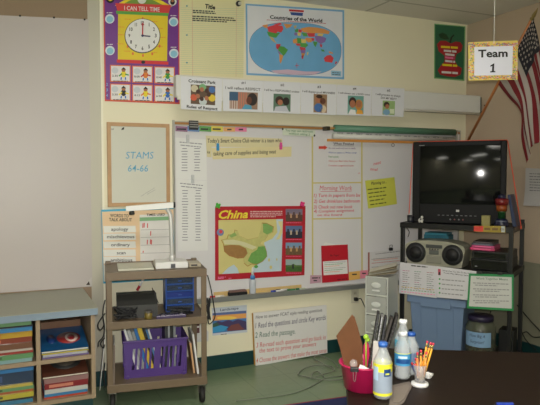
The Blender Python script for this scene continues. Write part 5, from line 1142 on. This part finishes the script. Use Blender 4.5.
#@@END
#@@TABLE
# ---------------------------------------------------------------- foreground table
TZ = .75
A = Vector((1.228, 2.004, 0)); u = Vector((.637, -.377, 0)).normalized(); TF = Frame(A, math.atan2(u.y, u.x)); TW_, TDp = 1.6, .78
A0 = onZ(344, 346.6, TZ); TF = Frame((A0.x, A0.y, 0), math.atan2(u.y, u.x))
wdt = wood_mat('dark_wood_laminate', (20, 12, 8), (36, 23, 15), .5, 0, 1.0)
t = Thing(TF, (TW_/2, -TDp/2, 0), 'table', 'dark brown wood-grain table with a glossy top in the foreground', 'table')
t.part('table_top', MB().box((0, -TDp, TZ-.028), (TW_, 0, TZ), wdt, .003)); t.part('apron', MB().box((.03, -TDp+.03, TZ-.09), (TW_-.03, -TDp+.05, TZ-.0285), black).box((.03, -.05, TZ-.09), (TW_-.03, -.03, TZ-.0285), black))
for x in (.05, TW_-.05):
    for y in (-.07, -TDp+.07): t.part('leg', MB().cyl((x, y, 0), (x, y, TZ-.0285), .018, M((40, 40, 42), .4, metal=.5), 14))
TF.P.z = 0
# pink bucket
def tz(px, py): return onZ(px, py, TZ+.0005)
B0 = tz(363.5, 386.5); pkm = M((178, 26, 80), .35, noise=.03); rt, rb, hb = .077, .062, .082
t = Thing(W, B0, 'pink_bucket', 'bright pink plastic tub full of notebooks at the table left corner', 'tub')
t.part('tub', MB().lathe([(rb, 0), (rt-.003, hb-.006), (rt+.003, hb-.004), (rt+.003, hb), (rt-.004, hb), (rb-.004, .004)], pkm, 36, B0))
toC = -(RT.cross(Vector((0, 0, 1)))); toC = Vector((-math.sin(YAW+.16), -math.cos(YAW+.16), 0)); rgt = Vector((-toC.y, toC.x, 0))
# clipboard standing in the tub
P0 = B0+toC*(-.005)+Vector((0, 0, .01)); NTb = (toC+Vector((0, 0, .12))).normalized()
f = Flat(P0+rgt*-.02, NTb); f.base([(336.2, 336), (352, 314.6), (354.5, 317), (358, 328), (362.5, 345), (363.2, 372), (348, 374), (344, 364), (340, 348)], M((92, 60, 38), .7, noise=.15, scale=30, spec=.1), .005)
f.done('wooden_board', 'thin brown wooden board with a pointed top standing in the pink tub', 'board')
# notebooks
def slat(px0, py0, px1, py1, wpx, dep, cov, label, i, pagev=(206, 206, 206)):
    """a thin notebook seen edge-on: bottom px0,py0 -> top px1,py1"""
    P = B0-toC*dep; n = toC
    a = onP(px0, py0, P, n); b = onP(px1, py1, P, n); ax = (b-a).normalized(); sd = ax.cross(n).normalized()
    L_ = (b-a).length; w_ = wpx*.0029; dpt = -toC; k = .0016
    t = Thing(W, a, 'notebook', label, 'notebook', 'notebooks in the pink tub'); m_ = M(tuple(c//2 for c in cov), .5, spec=.2)
    def bx(s0, s1, l0, l1, d0, d1, mat, mb):
        mb.slab([a+sd*s0+ax*l0+dpt*d0, a+sd*s1+ax*l0+dpt*d0, a+sd*s1+ax*l1+dpt*d0, a+sd*s0+ax*l1+dpt*d0], dpt, d1-d0, mat); return mb
    mb = bx(-w_/2, -w_/2+k, 0, L_, 0, .05, m_, MB()); bx(w_/2-k, w_/2, 0, L_, 0, .05, m_, mb); bx(-w_/2, w_/2, 0, L_, .048, .05, m_, mb); t.part('cover', mb)
    t.part('pages', bx(-w_/2+k, w_/2-k, .002, L_-.002, .002, .046, M(pagev, .7), MB()))
    if i % 2 == 0:
        mb = MB()
        for q in range(12): c_ = a+ax*(L_*(.1+.07*q)); mb.tube([c_-sd*w_*.6-n*-.002, c_+n*.006, c_+sd*w_*.6+n*.002], .0012, M((70, 70, 72), .4), 4, True, 3)
        t.part('spiral', mb)
slat(368.3, 374, 378.6, 314, 2.6, -.012, (22, 22, 24), 'black spiral notebook at the left end of those in the pink tub', 0, (50, 50, 50))
slat(372.6, 374, 382.3, 316.5, 2.6, -.012, (26, 26, 30), 'black spiral notebook with grey page edges, second from the left in the pink tub', 2, (150, 150, 150))
slat(376.9, 374, 386, 318.5, 2.6, -.012, (24, 26, 34), 'black notebook third from the left in the pink tub', 4, (40, 40, 46))
slat(376, 372, 392, 319, 3.2, .045, (40, 34, 30), 'dark brown notebook slanting right at the back of the pink tub', 1, (56, 50, 44))
slat(380.9, 371, 397.2, 316, 3.2, .045, (32, 28, 26), 'dark brown notebook slanting farthest right in the pink tub', 0, (40, 36, 32))
pq = B0+toC*.022
solo(W, onP(375, 372, pq, toC), 'index_card', MB().slab([onP(x, y, pq, toC) for x, y in ((371.5, 373), (378.5, 373), (379.5, 345), (377, 341), (373.5, 341))], -toC, .002, M((176, 172, 166), .6)), 'light grey card standing in front of the notebooks in the pink tub', 'card')
p = B0+rgt*.005-toC*.045; a_ = onP(366, 372, p, toC); b_ = onP(365.5, 343, p, toC)
mb = MB().slab([onP(363, 372, p, toC), onP(370, 372, p, toC), onP(369, 345, p, toC), onP(366, 341, p, toC), onP(363.5, 346, p, toC)], -toC, .012, pkm); solo(W, a_, 'pink_case', mb, 'tall pink plastic case in the tub behind the brown board', 'case')
p2 = onP(366, 337, p, toC); mb = MB().ball(p2, .009, M((150, 190, 50), .4), 8).ball(p2+Vector((.008, 0, -.01)), .007, M((150, 190, 50), .4), 8); mb.cyl(p2, a_, .0025, M((150, 190, 50), .4), 8); solo(W, p2, 'highlighter', mb, 'lime green topped pen standing behind the brown board', 'pen')
p = onP(353.5, 363.5, B0+toC*.045, toC); 
solo(W, p, 'plastic_dome', MB().ball(p, .013, M((190, 180, 176), .1, alpha=.3), 10), 'small clear plastic ball at the rim of the pink tub', 'ball')
mb = MB().slab([onP(x, y, B0+toC*.04, toC) for x, y in ((357, 372), (369, 374), (369, 369), (364, 366), (360, 365))], -toC, .004, paper); solo(W, onP(363, 370, B0+toC*.04, toC), 'paper_scrap', mb, 'white paper scrap poking out of the front of the pink tub', 'paper')
p = onP(354.5, 369.5, B0+toC*(rt+.004), toC); mb = MB().obox(p, (.026, .010, .014), black, rz=math.atan2(rgt.y, rgt.x), bev=.002); mb.tube([p+toC*.005+rgt*-.004+Vector((0, 0, -.006)), p+toC*.006+rgt*-.002+Vector((0, 0, -.032)), p+toC*.006+rgt*.003+Vector((0, 0, -.032)), p+toC*.005+rgt*.005+Vector((0, 0, -.006))], .0012, M((170, 150, 150), .3, metal=.8), 5)
solo(W, p, 'binder_clip', mb, 'black binder clip on the front rim of the pink tub', 'binder clip')

# bottles
pet = M((214, 220, 222), .08, noise=0, alpha=.35, coat=.6); wat = M((206, 212, 214), .1, noise=0, alpha=.35)
def bottle(px, py, h, r, cap, label, lab, liquid=None, capc_r=.0145):
    P = tz(px, py); t = Thing(W, P, 'water_bottle', label, 'bottle', None); S = h/.20; z = lambda v: v*S
    t.part('bottle_body', MB().lathe([(r*.55, 0), (r*.9, z(.004)), (r, z(.016)), (r*.94, z(.03)), (r, z(.045)), (r, z(.125)), (r*.92, z(.14)), (r*.6, z(.163)), (.0125, z(.176)), (.0125, z(.186))], pet, 28, P))
    t.part('cap', MB().lathe([(capc_r, z(.184)), (capc_r, z(.198)), (capc_r*.85, z(.2))], cap, 20, P))
    if liquid: t.part('liquid', MB().lathe([(r*.5, z(.002)), (r*.86, z(.006)), (r*.93, z(.018)), (r*.88, z(.03)), (r*.93, z(.045)), (r*.93, z(liquid[0])), (.001, z(liquid[0])+.0003)], liquid[1], 24, P))
    for nm, z0_, z1_, m_ in lab: t.part(nm, MB().lathe([(r+.0006, z(z0_)), (r+.0006, z(z1_))], m_, 28, P, cap=False))
    return t, P, S
yl = M((222, 218, 60), .4); gb = M((150, 162, 178), .35, noise=.06, scale=60)
t, P, S = bottle(382.5, 397.5, .173, .0285, M((50, 96, 170), .35), 'bottle with a blue cap and yellow and grey label, nearest the pink tub', [('lower_label_band', .016, .026, yl), ('label', .026, .100, gb), ('upper_label_band', .100, .128, yl)], None)
for s_t, zz, a0, c_, hh in (('aqua', .109, -.5, (30, 70, 150), .010),):
    vs_, fs_ = text_mesh(s_t, .02, .2)
mb = MB(); ang0 = math.atan2(toC.y, toC.x)
def decal(mb, P, r, a0, a1, z0_, z1_, mat, n=8):
    vs = []; 
    for k in range(n+1):
        a = ang0+a0+(a1-a0)*k/n
        for zz in (z0_, z1_): vs.append(P+Vector((r*math.cos(a), r*math.sin(a), zz)))
    mb.add(vs, [[2*k, 2*k+2, 2*k+3, 2*k+1] for k in range(n)], mat)
decal(mb, P, .0295, .1, .9, .086*S, .112*S, M((30, 66, 120), .4)); decal(mb, P, .0297, .25, .7, .092*S, .098*S, M((210, 214, 90), .4)); decal(mb, P, .0295, -1.2, -.5, .07*S, .118*S, M((170, 196, 220), .4)); t.part('label_mark', mb)
lb_ = M((60, 130, 190), .35)
t, P, S = bottle(402.5, 378, .157, .0275, M((214, 218, 220), .4), 'clear water bottle with a pale cap and blue label beside the pencil cup', [('label', .062, .112, M((70, 150, 200), .35)), ('label_top', .112, .116, M((206, 214, 120), .35))], (.13, wat))
mb = MB(); vs_, fs_ = text_mesh('Water', .03, .1); a_ = min(v.x for v in vs_); b_ = max(v.x for v in vs_)
decal(mb, P, .0285, -.9, .9, .072*S, .090*S, M((30, 80, 140), .4)); decal(mb, P, .0287, -.6, .5, .094*S, .104*S, M((206, 226, 236), .4)); t.part('label_mark', mb)
bottle(402.5, 370, .178, .0275, M((220, 222, 222), .4), 'taller clear water bottle with a white cap standing behind the pale-capped one', [('label', .09, .125, M((90, 170, 196), .35))], (.10, wat))
bottle(411, 374, .145, .026, M((40, 84, 160), .35), 'bluish bottle with a blue cap standing behind the pencils', [('label', .04, .11, M((104, 120, 150), .4))], None)
# pencil cup
Pc = tz(419.8, 385.5); t = Thing(W, Pc, 'pencil_cup', 'clear plastic cup on a round white base holding pencils', 'pencil cup')
t.part('base', MB().lathe([(.026, 0), (.028, .004), (.027, .010), (.018, .012)], M((216, 216, 214), .4), 28, Pc)); t.part('cup', MB().lathe([(.016, .0125), (.0215, .07), (.0205, .07), (.015, .014)], M((206, 206, 206), .08, alpha=.35), 24, Pc))
def pencil(px0, py0, px1, py1, dep, body, label, L=None, red_end=True):
    n = toC; P = Pc-toC*dep; a = onP(px0, py0, P, n); b = onP(px1, py1, P, n); ax = (b-a).normalized()
    t = Thing(W, a, 'pencil', label, 'pencil', 'pencils in the cup'); t.part('barrel', MB().cyl(a+ax*.012, b-ax*.018, .0036, M(body, .4), 6)); t.part('point', MB().cyl(a+ax*.012, a, .0035, M((206, 170, 120), .6), 6, .0005)); t.part('ferrule', MB().cyl(b-ax*.018, b-ax*.008, .0038, M((180, 170, 110), .3, metal=.7), 8)); t.part('eraser', MB().cyl(b-ax*.008, b, .0037, M((205, 60, 80), .6), 8))
pl_ = [(421, 381, 427.3, 341, -.004, (226, 160, 50), 'yellow pencil standing tallest on the left of the pair leaning right'), (422.5, 381, 433.5, 343, .002, (230, 166, 50), 'yellow pencil leaning farthest right in the cup'), (419, 381, 431, 342.5, .008, (222, 150, 46), 'yellow pencil between the two tall leaning ones'), (420, 381, 424, 355, .012, (224, 140, 50), 'shorter orange-yellow pencil near the middle of the cup'), (417.5, 380, 417.5, 352.5, -.002, (226, 120, 50), 'orange upright pencil at the left of the cup'), (422, 380, 414.8, 364, .004, (210, 90, 50), 'short orange-red pencil leaning left in the cup'), (419, 381, 415.8, 358, .010, (230, 150, 50), 'short yellow pencil leaning slightly left in the cup'), (420.5, 380, 421, 350, -.009, (224, 150, 50), 'yellow pencil standing upright at the front of the cup'), (423.5, 379, 426.5, 352, -.010, (220, 140, 60), 'orange-yellow pencil at the front right of the cup')]
for q in pl_: pencil(*q)
P = Pc+toC*.0; a = onP(418, 380, P, toC); b = onP(411.8, 362.5, P, toC); t = Thing(W, a, 'pen', 'dark blue pen with a red end leaning left out of the cup', 'pen'); ax = (b-a).normalized(); t.part('barrel', MB().cyl(a, b-ax*.008, .0035, M((50, 60, 110), .4), 8)); t.part('cap', MB().cyl(b-ax*.008, b, .004, M((180, 50, 60), .4), 8))
# napkin, small white thing, blue scrap
Pn = [tz(391, 386), tz(409, 382), tz(413, 384.5), tz(404, 403), tz(397, 408), tz(389, 408), tz(390, 396)]
mb = MB(); cN = sum(Pn, Vector())/len(Pn); mb.slab([p_+Vector((0, 0, .0005)) for p_ in Pn], (0, 0, 1), .0015, M((106, 96, 88), .8, noise=.1, scale=60)); 
mb.slab([cN+(p_-cN)*.7+Vector((.004, 0, .0025)) for p_ in Pn], (0, 0, 1), .0015, M((118, 108, 98), .8))
solo(W, cN, 'napkin', mb, 'crumpled white napkin lying on the table in front of the bottles', 'napkin')
p = tz(428, 378)
mb = MB().obox(p+Vector((0, 0, .008)), (.020, .02, .016), M((200, 200, 196), .5), rz=.4, bev=.003); mb.obox(p+Vector((.006, 0, .013)), (.014, .022, .01), M((216, 214, 208), .5), rz=.4, ry=.3, bev=.002); solo(W, p, 'paper_wad', mb, 'small white folded paper on the table right of the pencil cup', 'paper')
p = tz(505, 405.5); mb = MB().obox(p+Vector((0, 0, .004)), (.05, .012, .008), M((40, 70, 180), .4), rz=-YAW, bev=.002); solo(W, p, 'blue_pen', mb, 'blue pen end at the bottom edge of the table view', 'pen')
# floor cable
fc = M((120, 128, 112), .5); mb = MB()
pts = [(236, 401), (262, 398), (290, 394), (308, 388), (319, 382), (326, 378), (340, 376), (352, 373)]
mb.tube([onZ(x, y, .004) for x, y in pts], .0045, fc, 6)
pts = [(352, 377), (336, 380), (318, 379), (303, 376), (298, 374), (305, 368), (318, 365), (332, 366.5), (333, 371), (322, 374.5), (312, 377), (313, 373), (318, 371.5), (324, 377)]
mb.tube([onZ(x, y, .009) for x, y in pts], .0045, fc, 6)
pts = [(338, 368), (334, 362), (326, 357.5), (318, 355.5), (314, 358), (320, 362), (336, 371)]
mb.tube([onZ(x, y, .013) for x, y in pts], .0045, fc, 6)
solo(W, onZ(320, 375, 0), 'extension_cord', mb, 'thin grey-green cable looped on the floor in front of the leaning sign', 'cable')
#@@END
